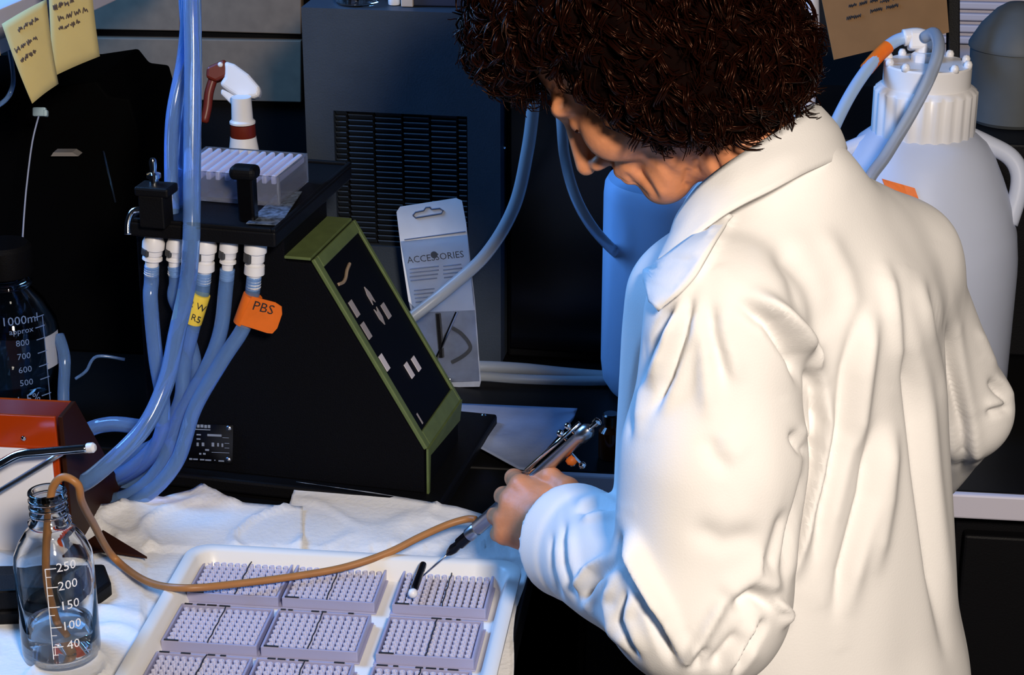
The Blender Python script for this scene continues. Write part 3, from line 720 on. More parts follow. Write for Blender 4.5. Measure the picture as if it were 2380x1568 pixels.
# black instrument behind
ib = PB(200, 640); db = 3.25
it = thing('black_instrument', 'black instrument case standing in the dark behind the bottles', 'instrument', tuple(PB(120, 820)))
yb = PB(120, 815).y
def ip(px, py, dy=0): return PP(px, py, Vector((0, yb + dy, 0)), Vector((0, 1, 0)))
zb0 = ZB + .001
tp = [ip(-150, 205), ip(135, 202), ip(224, 189), ip(252, 224), ip(300, 230), ip(320, 300)]
bt_ = [Vector((ip(330, 500).x, yb, zb0)), Vector((ip(-150, 500).x, yb, zb0))]
obj('case', MB().prism(tp + bt_, (0, .22, 0)), mat('soot black', (.0012, .0012, .0014), .8, spec=.04), it, bevel=.004)
obj('handle', MB().prism([ip(118, 363, -.02), ip(124, 354, -.02), ip(168, 354, -.02), ip(182, 363, -.02)], (0, .02, 0)), mat('worn label', (.25, .23, .22), .7), it)
obj('trim_wire', MB().tube([ip(240, 350, -.006), ip(254, 410, -.006), ip(268, 470, -.006)], .0016, 6), CHROME, it)
# grey cabinet behind
gcy = YW - .35
def gp(px, py): return PP(px, py, Vector((0, gcy, 0)), Vector((0, 1, 0)))
gc = thing('drawer_cabinet', 'grey beige drawer cabinet in the background above the black instrument', 'cabinet', tuple(Vector((gp(400, 100).x, gcy + .15, ZB))))
x0c, x1c = gp(60, 100).x, gp(700, 100).x
obj('carcass', MB().box(((x0c + x1c) / 2, gcy + .16, ZB + .45), x1c - x0c, .28, .90), BLACK, gc)
def gpanel(nm, a, b, c, d):
    m = MB(); m.prism([gp(*a), gp(*b), gp(*c), gp(*d)], (0, .022, 0)); obj(nm, m, GREYCAB, gc, bevel=.002)
gpanel('drawer_front', (60, 66), (418, 72), (418, -160), (60, -160))
gpanel('drawer_front', (425, 72), (700, 80), (700, -160), (425, -160))
gpanel('drawer_front', (60, 224), (700, 238), (700, 95), (60, 86))

# ------------------------------------------------------------------ spray bottle
sb = dpl(566, 470); dsb = 2.98
sbb = P(566, 600, dsb); sbb = Vector((P(566, 330, dsb).x, P(566, 330, dsb).y, ZB + .001))
sy_ = lambda py: z_for(sbb, py)
s_ = dsb / FPX
spt = thing('spray_bottle', 'white trigger spray bottle with dark red collar behind the washer', 'spray bottle', tuple(sbb))
z318, z370 = sy_(318), sy_(372)
obj('bottle_body', MB().lathe([(0, 0), (.042, 0), (.045, .006), (.045, z370 - ZB - .09), (.036, z370 - ZB - .03), (38 * s_, z370 - ZB), (30 * s_, z318 - ZB)], sbb, seg=32), WHITEP, spt, smooth='auto')
obj('collar', MB().lathe([(29 * s_, 0), (30 * s_, .002), (29 * s_, sy_(288) - z318)], Vector((sbb.x, sbb.y, z318)), seg=28), DKRED, spt, smooth='auto')
def hpx(px, py, dd=0): return P(px, py, dsb + dd)
obj('neck', MB().lathe([(30 * s_, 0), (30 * s_, .003), (25 * s_, .006), (23 * s_, sy_(225) - sy_(286))], Vector((sbb.x, sbb.y, sy_(286))), seg=24), WHITEP, spt, smooth='auto')
hd = [(520, 140), (545, 148), (578, 172), (602, 200), (606, 214), (600, 224), (590, 228), (552, 226), (530, 212), (508, 196), (520, 178)]
obj('spray_head', MB().prism([hpx(x, y, -.014) for x, y in hd], FWD * .028), WHITEP, spt, bevel=.006, bseg=3)
obj('head_arm', MB().prism([hpx(x, y, -.009) for x, y in ((514, 205), (548, 222), (560, 232), (545, 250), (512, 218))], FWD * .018), WHITEP, spt, bevel=.003)
obj('nozzle', MB().prism([hpx(x, y, -.012) for x, y in ((522, 136), (534, 172), (520, 180), (500, 190), (478, 180), (480, 155))], FWD * .024), DKRED, spt, bevel=.004)
obj('nozzle_tip', MB().lathe([(.004, 0), (.003, .002), (0, .003)], hpx(512, 150, -.013), -FWD, 12), WHITEP, spt)
obj('trigger', MB().tube(spline([hpx(496, 182), hpx(486, 215), hpx(482, 250), hpx(474, 285)], 5), [.007] * 15 + [.005], 10), DKRED, spt, smooth=True)

# ------------------------------------------------------------------ blue cooler
cy0 = PB(1050, 852).y
cr = math.radians(3)
CA = Vector((math.cos(cr), -math.sin(cr), 0)); CN = Vector((math.sin(cr), math.cos(cr), 0))
CO = Vector((PB(930, 850).x, cy0 + .02, ZB))
def cpnt(px, py, off=0): return PP(px, py, CO + CN * off, CN)
cl_ = (cpnt(707, 200) - CO).dot(CA); crr = (cpnt(1163, 300) - CO).dot(CA)
ctop = cpnt(890, 24).z
cb = thing('cooling_unit', 'blue grey metal cooling unit with louvred vent', 'cooler', tuple(CO))
cxm = (cl_ + crr) / 2
def cbx(u0, u1, v0, v1, z0, z1): return MB().box(CO + CA * (u0 + u1) / 2 + CN * (v0 + v1) / 2 + MZ * ((z0 + z1) / 2 - ZB), u1 - u0, v1 - v0, z1 - z0, (CA, CN, MZ))
vu0, vu1 = (cpnt(776, 300) - CO).dot(CA), (cpnt(1086, 300) - CO).dot(CA)
vz1, vz0 = cpnt(930, 264).z, cpnt(930, 575).z
cas = cbx(cl_, vu0, 0, .3, ZB + .002, ctop)
for q in (cbx(vu1, crr, 0, .3, ZB + .002, ctop), cbx(vu0, vu1, 0, .3, vz1, ctop), cbx(vu0, vu1, 0, .3, ZB + .002, vz0), cbx(vu0, vu1, .02, .3, vz0, vz1)): cas.add(q.v, q.f)
obj('casing', cas, BLUECAB, cb)
vb_ = obj('vent_back', cbx(vu0, vu1, .014, .019, vz0, vz1), BLACK, cb)
us = [vu0] + [(cpnt(x, 300) - CO).dot(CA) for x in (806, 868, 934, 998, 1062)] + [vu1]
nz = 25; ph = (vz1 - vz0) / nz
for k in range(6):
    u0, u1 = us[k] + .002, us[k + 1] - .002
    for j in range(nz):
        z = vz1 - (j + .5) * ph + (.003 if k % 2 else 0)
        m = MB(); c = CO + CA * (u0 + u1) / 2 + CN * .008 + MZ * (z - ZB)
        ay = (CN * .75 - MZ * .66).normalized(); az_ = CA.cross(ay)
        m.box(c, u1 - u0, .012, .0018, (CA, ay, az_))
        obj('louvre', m, BLUECAB, vb_)
# things on top of the cooler
zc_ = ctop + .001
def ctopp(px, v=.04): 
    u = (cpnt(px, 20) - CO).dot(CA); q = CO + CA * u + CN * v; return Vector((q.x, q.y, zc_))
obj('glass_dish', MB().lathe([(0, 0), (.03, 0), (.033, .003), (.034, .02), (.031, .02), (.030, .004), (0, .003)], ctopp(815), seg=28), GLASS, smooth='auto', label='shallow glass dish on top of the cooling unit', cat='dish')
obj('white_bottle', MB().lathe([(0, 0), (.0085, 0), (.009, .002), (.009, .05), (.006, .056), (.006, .07), (0, .071)], ctopp(902), seg=20), WHITEP, smooth='auto', label='narrow white bottle on top of the cooling unit', cat='bottle')
obj('cream_carton', MB().box(ctopp(936) + MZ * .03, .018, .03, .06), mat('cream card', (.55, .47, .40), .8), bevel=.001, label='cream carton on top of the cooling unit', cat='carton')
obj('navy_box', MB().box(ctopp(1010, .06) + MZ * .025, .08, .05, .05), mat('navy card', (.02, .03, .07), .6), bevel=.002, label='navy blue box on top of the cooling unit', cat='box')
# black unit right of cooler
bu = thing('black_cabinet', 'tall black cabinet between the cooling unit and the blue jug', 'cabinet', tuple(CO + CA * (crr + .12)))
m = cbx(crr + .004, crr + .17, .04, .32, ZB + .001, ctop - .02); obj('cabinet_body', m, BLACK, bu, bevel=.004)
obj('cabinet_door', cbx(crr + .01, crr + .165, .028, .039, ZB + .02, ctop - .04), BLACKGLOSS, bu, bevel=.002)
obj('highlight_stud', MB().lathe([(.004, 0), (.003, .003), (0, .004)], cpnt(1171, 342, .027), -CN, 10), CHROME, bu, smooth=True)  # chrome stud added to stand for a small highlight on the black cabinet

# ------------------------------------------------------------------ accessory pack leaning on the cooler
pk = PB(1060, 898); pn = Vector((0.10, 1, 0)).normalized()
tilt = math.radians(6)
pkx = Vector((pn.y, -pn.x, 0)); pky = (MZ * math.cos(tilt) + pn * math.sin(tilt)); pkn = pkx.cross(pky)
pko = pk + MZ * .002
def kp_(px, py, off=0): return PP(px, py, pko + pkn * off, pkn)
ak = thing('accessory_pack', 'white hanging accessory card in a clear bag with hex keys', 'package', tuple(pko))
BAG = mat('clear bag film', (.92, .95, 1.0), .06, trans=.96, ior=1.06)
CARD = mat('bluish white card', (.82, .84, .90), .6, var=.06, vscale=20)
cardp = [(922, 492), (930, 480), (1060, 460), (1074, 466), (1084, 520), (1100, 700), (1104, 720), (975, 725), (950, 700), (935, 600)]
obj('header_card', MB().prism([kp_(x, y, .002) for x, y in cardp], pkn * .0012), CARD, ak, label='white header card with hang hole')
bagp = [(930, 545), (1085, 528), (1104, 700), (1118, 885), (1115, 898), (1010, 900), (965, 760), (950, 700)]
obj('bag_back', MB().prism([kp_(x, y, 0) for x, y in bagp], pkn * .0008), mat('greyish bag backing', (.36, .40, .50), .5, var=.25, vscale=30, bump=.4, bscale=40), ak)
obj('bag_front', MB().prism([kp_(x, y, .008) for x, y in ((932, 560), (1086, 545), (1104, 700), (1116, 884), (1015, 888), (968, 760))], pkn * .0004), BAG, ak)
m = MB(); hh_ = [(960, 500), (966, 493), (985, 489), (990, 482), (999, 481), (1003, 486), (1022, 484), (1030, 489), (1026, 496), (966, 506), (960, 500)]
m.tube([kp_(x, y, .0038) for x, y in hh_], .0013, 5); obj('hang_slot', m, mat('slot shadow grey', (.12, .13, .18), .7), ak)
exk = (kp_(1075, 590) - kp_(950, 604)).normalized(); eyk = pkn.cross(exk)
if eyk.z < 0: eyk = -eyk
obj('card_title', text_mb('ACCESSORIES', .0145, plane_fn(kp_(1012, 598, .0036), exk, eyk)), INK, ak)
obj('punch_dot', MB().lathe([(.0055, 0), (.005, .001)], kp_(1009, 592, .0037), pkn, 16), INK, ak)
m = MB()
for k, (x0, x1, y) in enumerate(((952, 1020, 625), (952, 1020, 634), (952, 1018, 643), (954, 1016, 652), (1030, 1072, 618), (1030, 1074, 627), (1030, 1074, 636), (1032, 1062, 645), (962, 1010, 675), (962, 1008, 684), (964, 1006, 693), (966, 1006, 702))):
    a, b = kp_(x0, y, .0036), kp_(x1, y - (x1 - x0) * .1, .0036); m.tube([a, b], .0011, 4)
obj('small_print', m, mat('faint print', (.25, .27, .34), .7), ak)
m = MB(); m.tube([kp_(940, 557, .0036), kp_(1082, 538, .0036)], .001, 4); obj('bag_fold', m, mat('slot shadow grey', (.12, .13, .18), .7), ak)
obj('hex_key', MB().tube([kp_(1018, 728, .005), kp_(1024, 800, .005), kp_(1026, 830, .005)], .0045, 6), BLACK, ak, label='short black hex key')
obj('hex_key', MB().tube(spline([kp_(1052, 762, .005), kp_(1072, 775, .005), kp_(1090, 797, .005), kp_(1092, 812, .005), kp_(1075, 828, .005), kp_(1050, 842, .005)], 5), .003, 8), BLACK, ak, smooth=True, label='bent black key')
obj('steel_pin', MB().tube([kp_(1012, 838, .006), kp_(1062, 724, .006)], .003, 8), CHROME, ak)
obj('clip', MB().box(kp_(1032, 881, .006), .022, .006, .005, (pkx, pkn, pky)), CHROME, ak, bevel=.001)

# ------------------------------------------------------------------ tubing from behind the head, and along the bench
dd = 2.86
obj('drain_tubing', MB().tube(spline([P(1256, -160, 2.72), P(1250, 0, 2.73), P(1246, 150, 2.75), P(1240, 240, 2.77), P(1226, 350, 2.79), P(1195, 480, 2.82), P(1130, 590, 2.85), P(1040, 672, 2.87), P(960, 735, 2.87), P(930, 760, 2.87)], 9), .0092, 14), TUBEG, smooth=True, label='grey clear tube curving from behind the forehead to the washer', cat='tubing')
obj('drain_tubing', MB().tube(spline([P(1284, -160, 2.78), P(1284, 0, 2.79), P(1290, 180, 2.8), P(1304, 270, 2.8), P(1312, 360, 2.8), P(1335, 450, 2.8), P(1375, 525, 2.82), P(1430, 585, 2.87), P(1470, 610, 2.9)], 9), .0078, 14), TUBEG, smooth=True, label='grey clear tube passing the nose into the blue jug', cat='tubing')
obj('drain_tubing', MB().tube(spline([PB(985, 862, .01), PB(1080, 852, .012), PB(1200, 856, .012), PB(1320, 868, .011), PB(1420, 876, .011)], 8), .0095, 12), TUBEG, smooth=True, label='upper clear tube lying across the dark bench behind the package', cat='tubing')
obj('drain_tubing', MB().tube(spline([PB(1005, 884, .01), PB(1100, 874, .012), PB(1200, 880, .012), PB(1320, 884, .011), PB(1420, 884, .011)], 8), .0075, 12), TUBEG, smooth=True, label='lower clear tube lying across the dark bench behind the package', cat='tubing')

# pale blue paper wipe on the bench
wp = [(1040, 934), (1100, 936), (1200, 942), (1275, 943), (1342, 949), (1330, 985), (1290, 1045), (1240, 1092), (1185, 1060), (1120, 1030), (1062, 1026)]
def wipe_fn(u, v):
    top = lerp_poly([(0, 934), (.25, 938), (.6, 943), (1, 949)], u); bot = lerp_poly([(0, 1030), (.3, 1032), (.62, 1090), (.68, 1092), (1, 975)], u)
    px = 1000 + (1342 - 1000) * u - 10 * v * u; py = top + (bot - top) * v
    return PB(px, py, .006 + .006 * (1 + noise.noise(Vector((u * 4, v * 3, 1.7)))))
obj('paper_wipe', MB().grid(wipe_fn, 40, 20), BLUEPAPER, smooth=True, solid=.001, label='pale blue paper wipe lying on the black bench behind the hand', cat='paper')
obj('glass_bead', MB().lathe([(.005 * math.sin(math.pi * k / 8), -.005 * math.cos(math.pi * k / 8)) for k in range(9)], PB(1124, 968, .021), seg=14), CHROME, smooth=True, label='small shiny bead resting on the blue paper wipe', cat='bead')
av = PB(1418, 1062)
at_ = thing('amber_vial', 'dark amber vial in the shadow beside the coat front', 'vial', tuple(av))
obj('vial_body', MB().lathe([(0, 0), (.016, 0), (.017, .003), (.017, .04), (.010, .047), (.010, .052), (0, .052)], av + MZ * .001, seg=24), mat('amber glass dark', (.09, .018, .004), .12, trans=.3), at_, smooth='auto')
obj('vial_cap', MB().lathe([(0, 0), (.012, 0), (.012, .012), (.010, .014), (0, .014)], av + MZ * .053, seg=24), BLACKGLOSS, at_, smooth='auto')

# ------------------------------------------------------------------ jugs
def carboy(name, label, bc, R, zsh, zneck, rn, m, handles, mliq=None, zliq=None):
    t = thing(name, label, 'jug', tuple(bc)); o = bc + MZ * .001
    pf = [(0, 0), (R * .90, 0), (R * .97, .006), (R, .022), (R, zsh)]
    for fr_, fz in ((.985, .12), (.93, .30), (.80, .50), (.62, .68), (.46, .82), (.30, .92), (.12, .98)):
        pf.append((rn * 1.0 + (R - rn * 1.0) * fr_, zsh + (zneck - zsh) * fz))
    pf += [(rn * 1.02, zneck), (rn, zneck + .01), (0, zneck + .01)]
    obj('jug_body', MB().lathe(pf, o, seg=56), m, t, smooth='auto')
    return t, o, pf
# right carboy
jb = PB(2096, 925); R = .150
jz = lambda py: z_for(jb, py) - ZB - .001
s_ = proj(Vector((jb.x, jb.y, ZB + jz(250))))[2] / FPX
zn = jz(300); rn = 108 * s_
t, o, jpf = carboy('carboy', 'big milky carboy with white ribbed cap behind the shoulder', jb, R, jz(620), zn, rn, HDPE, True)
cap_ = MB(); seg = 96; pfc = [(rn * 1.05, zn - .012), (rn * 1.07, zn - .008), (rn * 1.07, jz(208)), (rn * 1.02, jz(200)), (rn * .93, jz(196)), (rn * .93, jz(150)), (rn * .90, jz(146)), (0, jz(146))]
vs = []; fs = []
for i, (r, h) in enumerate(pfc):
    for k in range(seg):
        rr_ = r * (1 + (.034 if (k // 2) % 2 and 1 <= i <= 2 else 0)); a = 2 * math.pi * k / seg
        vs.append(o + Vector((rr_ * math.cos(a), rr_ * math.sin(a), h)))
for i in range(len(pfc) - 1):
    for k in range(seg): fs.append([i * seg + k, i * seg + (k + 1) % seg, (i + 1) * seg + (k + 1) % seg, (i + 1) * seg + k])
cap_.add(vs, fs)
cpo = obj('cap', cap_, WHITEP, t, smooth='auto', label='white ribbed screw cap')
for k in range(10):
    a = 2 * math.pi * k / 10 + .3
    c = o + Vector((rn * .86 * math.cos(a), rn * .86 * math.sin(a), jz(146)))
    obj('cap_stud', MB().lathe([(.006, -.002), (.006, .004), (.004, .008), (0, .009)], c, seg=12), WHITEP, cpo, smooth=True)
def handle(px_pts, dpt, rx):
    return MB().tube(spline([P(x, y, dpt) for x, y in px_pts], 6), rx, 12)
dj = proj(o + MZ * zn)[2]
obj('handle', handle([(2230, 305), (2290, 332), (2345, 362), (2368, 400), (2366, 450), (2345, 520)], dj + .01, .013), HDPE, t, smooth=True)
obj('handle', handle([(2065, 312), (2005, 335), (1950, 362), (1925, 400), (1925, 450), (1945, 520)], dj + .01, .013), HDPE, t, smooth=True)
fit = obj('elbow_fitting', MB().tube(spline([P(2146, 150, dj - .02), P(2146, 118, dj - .02), P(2150, 92, dj - .02), P(2130, 84, dj - .02), P(2100, 88, dj - .02)], 4), .012, 12), WHITEP, t, smooth=True)
obj('elbow_nut', MB().lathe([(.017, 0), (.018, .003), (.018, .014), (.014, .017)], P(2146, 148, dj - .02), MZ, 8), WHITEP, fit)
obj('elbow_block', MB().box(P(2140, 95, dj - .02), .036, .024, .026, (RGT, FWD, UPV)), WHITEP, fit, bevel=.004)
ft = obj('feed_tubing', MB().tube(spline([P(2108, 86, dj - .02), P(2080, 96, dj - .02), P(2045, 125, dj - .03), P(1995, 190, dj - .06), P(1955, 260, dj - .09), P(1925, 330, dj - .12), P(1905, 400, dj - .14), P(1880, 600, dj - .16), PB(1830, 930, .05), PB(1780, 1000, .011), PB(1700, 1010, .011)], 8), .0088, 14), HDPEB, smooth=True, label='blue tinted tube with orange tape running from the carboy elbow', cat='tubing')
tc_ = spline([P(2064, 108, dj - .025), P(2040, 131, dj - .032), P(2014, 161, dj - .043)], 5)
obj('tape_band', MB().tube(tc_, .0100, 16), ORANGE, ft, smooth='auto', label='orange tape band')
obj('feed_tubing', MB().tube(spline([P(2150, 86, dj - .04), P(2172, 78, dj - .06), P(2182, 110, dj - .10), P(2165, 170, dj - .125), P(2120, 260, dj - .145), P(2060, 360, dj - .17), P(2010, 440, dj - .21), P(1985, 600, dj - .24), PB(1930, 960, .05), PB(1880, 1020, .011), PB(1780, 1030, .011)], 8), .0085, 14), TUBEG, smooth=True, label='grey tube crossing the carboy cap and shoulder', cat='tubing')
def jug_skin(px, py):                               # where a line of sight meets the carboy wall
    prof_ = sorted([(h, r) for r, h in jpf if r > .01])
    r_ = ray(px, py)
    for k in range(700):
        p = CAM + r_ * (2.4 + k * .001); h = p.z - o.z
        if 0 < h < prof_[-1][0] and math.hypot(p.x - o.x, p.y - o.y) < lerp_poly(prof_, h): return p - r_ * .0018
    return P(px, py, dj - .1)
obj('sticker', MB().grid(lambda u, v: jug_skin(2050 + 76 * u + 14 * v, 415 + 38 * v + 22 * u), 6, 4), ORANGE, t, label='orange sticker', solid=.001)
# left jug
jl = PB(1560, 905); jl_d = proj(jl)[2]
RL = 165 * jl_d / FPX
jzl = lambda py: z_for(jl, py) - ZB - .001
t2_ = thing('water_jug', 'tall bluish milky jug seen past the chin', 'jug', tuple(jl))
pl = [(0, 0), (RL * .72, 0), (RL * .88, .006), (RL * .97, .022), (RL, .05), (RL, jzl(450)), (RL * .985, jzl(425)), (RL * .94, jzl(412)), (RL * .6, jzl(395)), (RL * .34, jzl(360)), (RL * .33, jzl(320)), (0, jzl(320))]
obj('jug_body', MB().lathe(pl, jl + MZ * .001, seg=56), HDPEB, t2_, smooth='auto')
obj('jug_cap', MB().lathe([(RL * .38, 0), (RL * .38, .03), (RL * .34, .034), (0, .034)], jl + MZ * (jzl(345)), seg=32), WHITEP, t2_, smooth='auto')
# clear plastic lid behind the jug
dcl = 3.2
cpts = [(1278, 412), (1300, 388), (1392, 380), (1460, 400), (1460, 452), (1310, 436)]
obj('clear_lid', MB().prism([P(x, y, dcl) for x, y in cpts], FWD * .004), mat('smoky clear plastic', (.22, .26, .27), .2, trans=.5), label='smoky clear plastic lid tilted behind the blue jug', cat='lid', bevel=.001)
obj('lid_stand', MB().box(Vector((P(1400, 470, dcl).x, P(1400, 470, dcl).y + .03, (ZB + P(1400, 444, dcl).z) / 2 - .004)), .09, .05, P(1400, 444, dcl).z - ZB - .01), BLACK, label='black stand carrying the smoky plastic lid', cat='stand', bevel=.004)

# ------------------------------------------------------------------ top right background
rb = thing('black_riser', 'black equipment riser behind the carboy', 'riser', tuple(PB(2200, 800)))
yr = o.y + R + .03
zr = PP(2300, 296, Vector((0, yr + .1, 0)), Vector((0, 1, 0))).z
xr0 = PP(1780, 300, Vector((0, yr, 0)), Vector((0, 1, 0))).x
obj('riser_body', MB().box(((xr0 + 1.6) / 2, yr + .18, (ZB + zr) / 2), 1.6 - xr0, .34, zr - ZB - .002), BLACK, rb, bevel=.004)
fk = PP(2345, 296, Vector((0, yr + .15, 0)), Vector((0, 1, 0))); sfk = proj(fk)[2] / FPX
gf = thing('grey_flask', 'dark grey domed vessel in the top right corner', 'vessel', (fk.x, fk.y, zr))
ofk = Vector((fk.x, fk.y, zr))
zf = lambda py: max(.001, z_for(ofk, py) - zr)
obj('vessel_body', MB().lathe([(0, 0), (88 * sfk, 0), (96 * sfk, .006), (104 * sfk, zf(110)), (100 * sfk, zf(105)), (98 * sfk, zf(100))], ofk, seg=44), DKGREY, gf, smooth='auto')
obj('vessel_dome', MB().lathe([(108 * sfk, zf(108)), (108 * sfk, zf(100)), (84 * sfk, zf(58)), (52 * sfk, zf(22)), (30 * sfk, zf(8)), (0, zf(4))], ofk, seg=44), DKGREY, gf, smooth='auto')
wl = thing('louvred_panel', 'pale lilac slatted panel in the top right background', 'panel', tuple(PB(2300, 700)))
yl = YW - .10
def lp(px, py): return PP(px, py, Vector((0, yl, 0)), Vector((0, 1, 0)))
xa, xb = lp(2150, 0).x, lp(2650, 0).x
obj('panel_back', MB().box(((xa + xb) / 2, yl + .03, (ZB + lp(0, -150).z) / 2), xb - xa, .03, lp(0, -150).z - ZB), LILAC, wl)
for k in range(10):
    z = lp(2300, 95 - k * 27).z
    obj('slat', MB().box(((xa + xb) / 2, yl + .005, z), xb - xa, .016, .014), LILAC, wl, bevel=.003)
# kraft card
dk_ = dj + .20
kc = thing('kraft_card', 'brown kraft card with handwriting hanging in the top right', 'card', tuple(P(2060, 130, dk_)))
kq = [(1898, -60), (1938, 139), (2206, 75), (2196, -60)]
obj('card', MB().prism([P(x, y, dk_) for x, y in kq], FWD * .002), KRAFT, kc)
kex = (P(2206, 75, dk_) - P(1938, 139, dk_)).normalized(); key_ = kex.cross(-FWD)
key_ = -key_ if key_.dot(UPV) < 0 else key_
for k, (px, py, wd_, wo) in enumerate(((2010, 6, .05, 3), (2090, -6, .06, 3), (1990, 38, .03, 1), (2060, 18, .05, 2))):
    obj('handwriting', scribble(plane_fn(P(px, py, dk_ - .001), kex, key_), wd_, .006, wo, .0007, k + 3), INK, kc)
obj('card_clip', MB().box(P(2215, 20, dk_ + .012), .018, .018, .16, (RGT, FWD, UPV)), BLACK, kc, bevel=.002)
obj('white_post', MB().tube([Vector((P(1888, 60, 2.9).x, P(1888, 60, 2.9).y, ZB + .001)), P(1888, 60, 2.9), P(1882, -120, 2.9)], .011, 12), mat('pale post', (.5, .5, .55), .5), smooth=True, label='pale post behind the hair near the kraft card', cat='post')

# PERSON-BEGIN
# ------------------------------------------------------------------ person: distance fields turned into one skin
def V3(v): return np.array(v, dtype=np.float32)
def s_cap(p, a, b, ra, rb):
    a = V3(a); b = V3(b); ba = b - a; pa = p - a
    h = np.clip(pa @ ba / max(float(ba @ ba), 1e-9), 0, 1)
    return np.linalg.norm(pa - h[:, None] * ba, axis=1) - (ra + (rb - ra) * h)
def s_ell(p, c, axes, rad):
    q = (p - V3(c)) @ V3(axes).T; rad = V3(rad)
    k0 = np.linalg.norm(q / rad, axis=1); k1 = np.linalg.norm(q / rad ** 2, axis=1)
    return k0 * (k0 - 1) / np.maximum(k1, 1e-6)
def s_ecap(p, a, b, A, ra, rb):                     # tapered capsule with an elliptic section (axes A, radii per end)
    q = (p - V3(a)) @ V3(A).T; e = (V3(b) - V3(a)) @ V3(A).T
    h = np.clip(q[:, 2] / e[2], 0, 1)
    rs = ra[0] + (rb[0] - ra[0]) * h; rf = ra[1] + (rb[1] - ra[1]) * h
    dx = (q[:, 0] - e[0] * h) / rs; dy = (q[:, 1] - e[1] * h) / rf
    dz = np.where(q[:, 2] * np.sign(e[2]) < 0, q[:, 2], np.where(h >= 1, q[:, 2] - e[2], 0)) / np.minimum(rs, rf)
    return (np.sqrt(dx * dx + dy * dy + dz * dz) - 1) * np.minimum(rs, rf)
def smin(a, b, k):
    h = np.clip(.5 + .5 * (b - a) / k, 0, 1)
    return b + (a - b) * h - k * h * (1 - h)
def smax(a, b, k): return -smin(-a, -b, k)
def nets(fn, lo, hi, h):                            # naive surface nets
    lo = V3(lo); hi = V3(hi); n = np.ceil((hi - lo) / h).astype(int) + 1
    ax = [lo[i] + h * np.arange(n[i], dtype=np.float32) for i in range(3)]
    F = np.empty(tuple(n), np.float32)
    B_ = 6                                          # sample blocks first, then only the blocks near the surface
    nb = (n + B_ - 1) // B_
    bc = [lo[i] + h * (B_ * np.arange(nb[i], dtype=np.float32) + (B_ - 1) / 2) for i in range(3)]
    G = np.stack(np.meshgrid(*bc, indexing='ij'), -1).reshape(-1, 3)
    C_ = np.concatenate([fn(G[i:i + 400000]) for i in range(0, len(G), 400000)]).reshape(tuple(nb))
    F[...] = np.repeat(np.repeat(np.repeat(C_, B_, 0), B_, 1), B_, 2)[:n[0], :n[1], :n[2]]
    near = np.argwhere(np.abs(C_) < h * B_ * 1.5)
    off_ = np.stack(np.meshgrid(np.arange(B_), np.arange(B_), np.arange(B_), indexing='ij'), -1).reshape(-1, 3)
    for i in range(0, len(near), 2500):
        I_ = (near[i:i + 2500, None, :] * B_ + off_[None]).reshape(-1, 3)
        I_ = I_[(I_ < n).all(1)]
        F[I_[:, 0], I_[:, 1], I_[:, 2]] = fn(lo + np.float32(h) * I_.astype(np.float32))
    S_ = F < 0
    cnt = np.zeros(tuple(n - 1), np.int8)
    cor = [(i, j, k) for i in (0, 1) for j in (0, 1) for k in (0, 1)]
    sl_ = lambda c: tuple(slice(c[a], n[a] - 1 + c[a]) for a in range(3))
    for c in cor: cnt += S_[sl_(c)]
    act = np.argwhere((cnt > 0) & (cnt < 8))
    acc = np.zeros((len(act), 3), np.float64); num = np.zeros(len(act))
    for c in cor:
        for a in range(3):
            if c[a]: continue
            c2 = list(c); c2[a] = 1
            i1 = act + np.array(c); i2 = act + np.array(c2)
            f1 = F[i1[:, 0], i1[:, 1], i1[:, 2]]; f2 = F[i2[:, 0], i2[:, 1], i2[:, 2]]
            m = (f1 < 0) != (f2 < 0)
            t = np.where(m, f1 / np.where(m, f1 - f2, 1), 0)
            pos = np.array(c, float)[None, :].repeat(len(act), 0); pos[:, a] += t
            acc[m] += pos[m]; num[m] += 1
    vid = -np.ones(tuple(n - 1), np.int64); vid[act[:, 0], act[:, 1], act[:, 2]] = np.arange(len(act))
    vs = lo + h * (act + acc / num[:, None])
    fs = []
    for a in range(3):
        b, c = (a + 1) % 3, (a + 2) % 3
        s1 = [slice(None)] * 3; s2 = [slice(None)] * 3
        s1[a] = slice(0, n[a] - 1); s2[a] = slice(1, n[a])
        A1 = S_[tuple(s1)]; A2 = S_[tuple(s2)]
        e = np.argwhere(A1 != A2)
        e = e[(e[:, b] > 0) & (e[:, c] > 0) & (e[:, b] < n[b] - 1) & (e[:, c] < n[c] - 1)]
        ins = A1[e[:, 0], e[:, 1], e[:, 2]]
        q = []
        for db_, dc_ in ((1, 1), (0, 1), (0, 0), (1, 0)):
            x = e.copy(); x[:, b] -= db_; x[:, c] -= dc_
            q.append(vid[x[:, 0], x[:, 1], x[:, 2]])
        q = np.stack(q, 1); q[~ins] = q[~ins][:, ::-1]
        fs.append(q)
    return vs, np.concatenate(fs)
def laplace(vs, fs, it, lam=.5):
    e = np.concatenate([fs[:, [0, 1]], fs[:, [1, 2]], fs[:, [2, 3]], fs[:, [3, 0]]]); e = np.concatenate([e, e[:, ::-1]])
    deg = np.bincount(e[:, 0], minlength=len(vs)).astype(float)
    for _ in range(it):
        s = np.stack([np.bincount(e[:, 0], weights=vs[e[:, 1], k], minlength=len(vs)) for k in range(3)], 1)
        vs = vs + lam * (s / deg[:, None] - vs)
    return vs
def vnormals(vs, fs):
    fn_ = np.cross(vs[fs[:, 2]] - vs[fs[:, 0]], vs[fs[:, 3]] - vs[fs[:, 1]])
    n_ = np.zeros_like(vs)
    for k in range(4):
        for a in range(3): n_[:, a] += np.bincount(fs[:, k], weights=fn_[:, a], minlength=len(vs))
    return n_ / np.maximum(np.linalg.norm(n_, axis=1), 1e-12)[:, None]
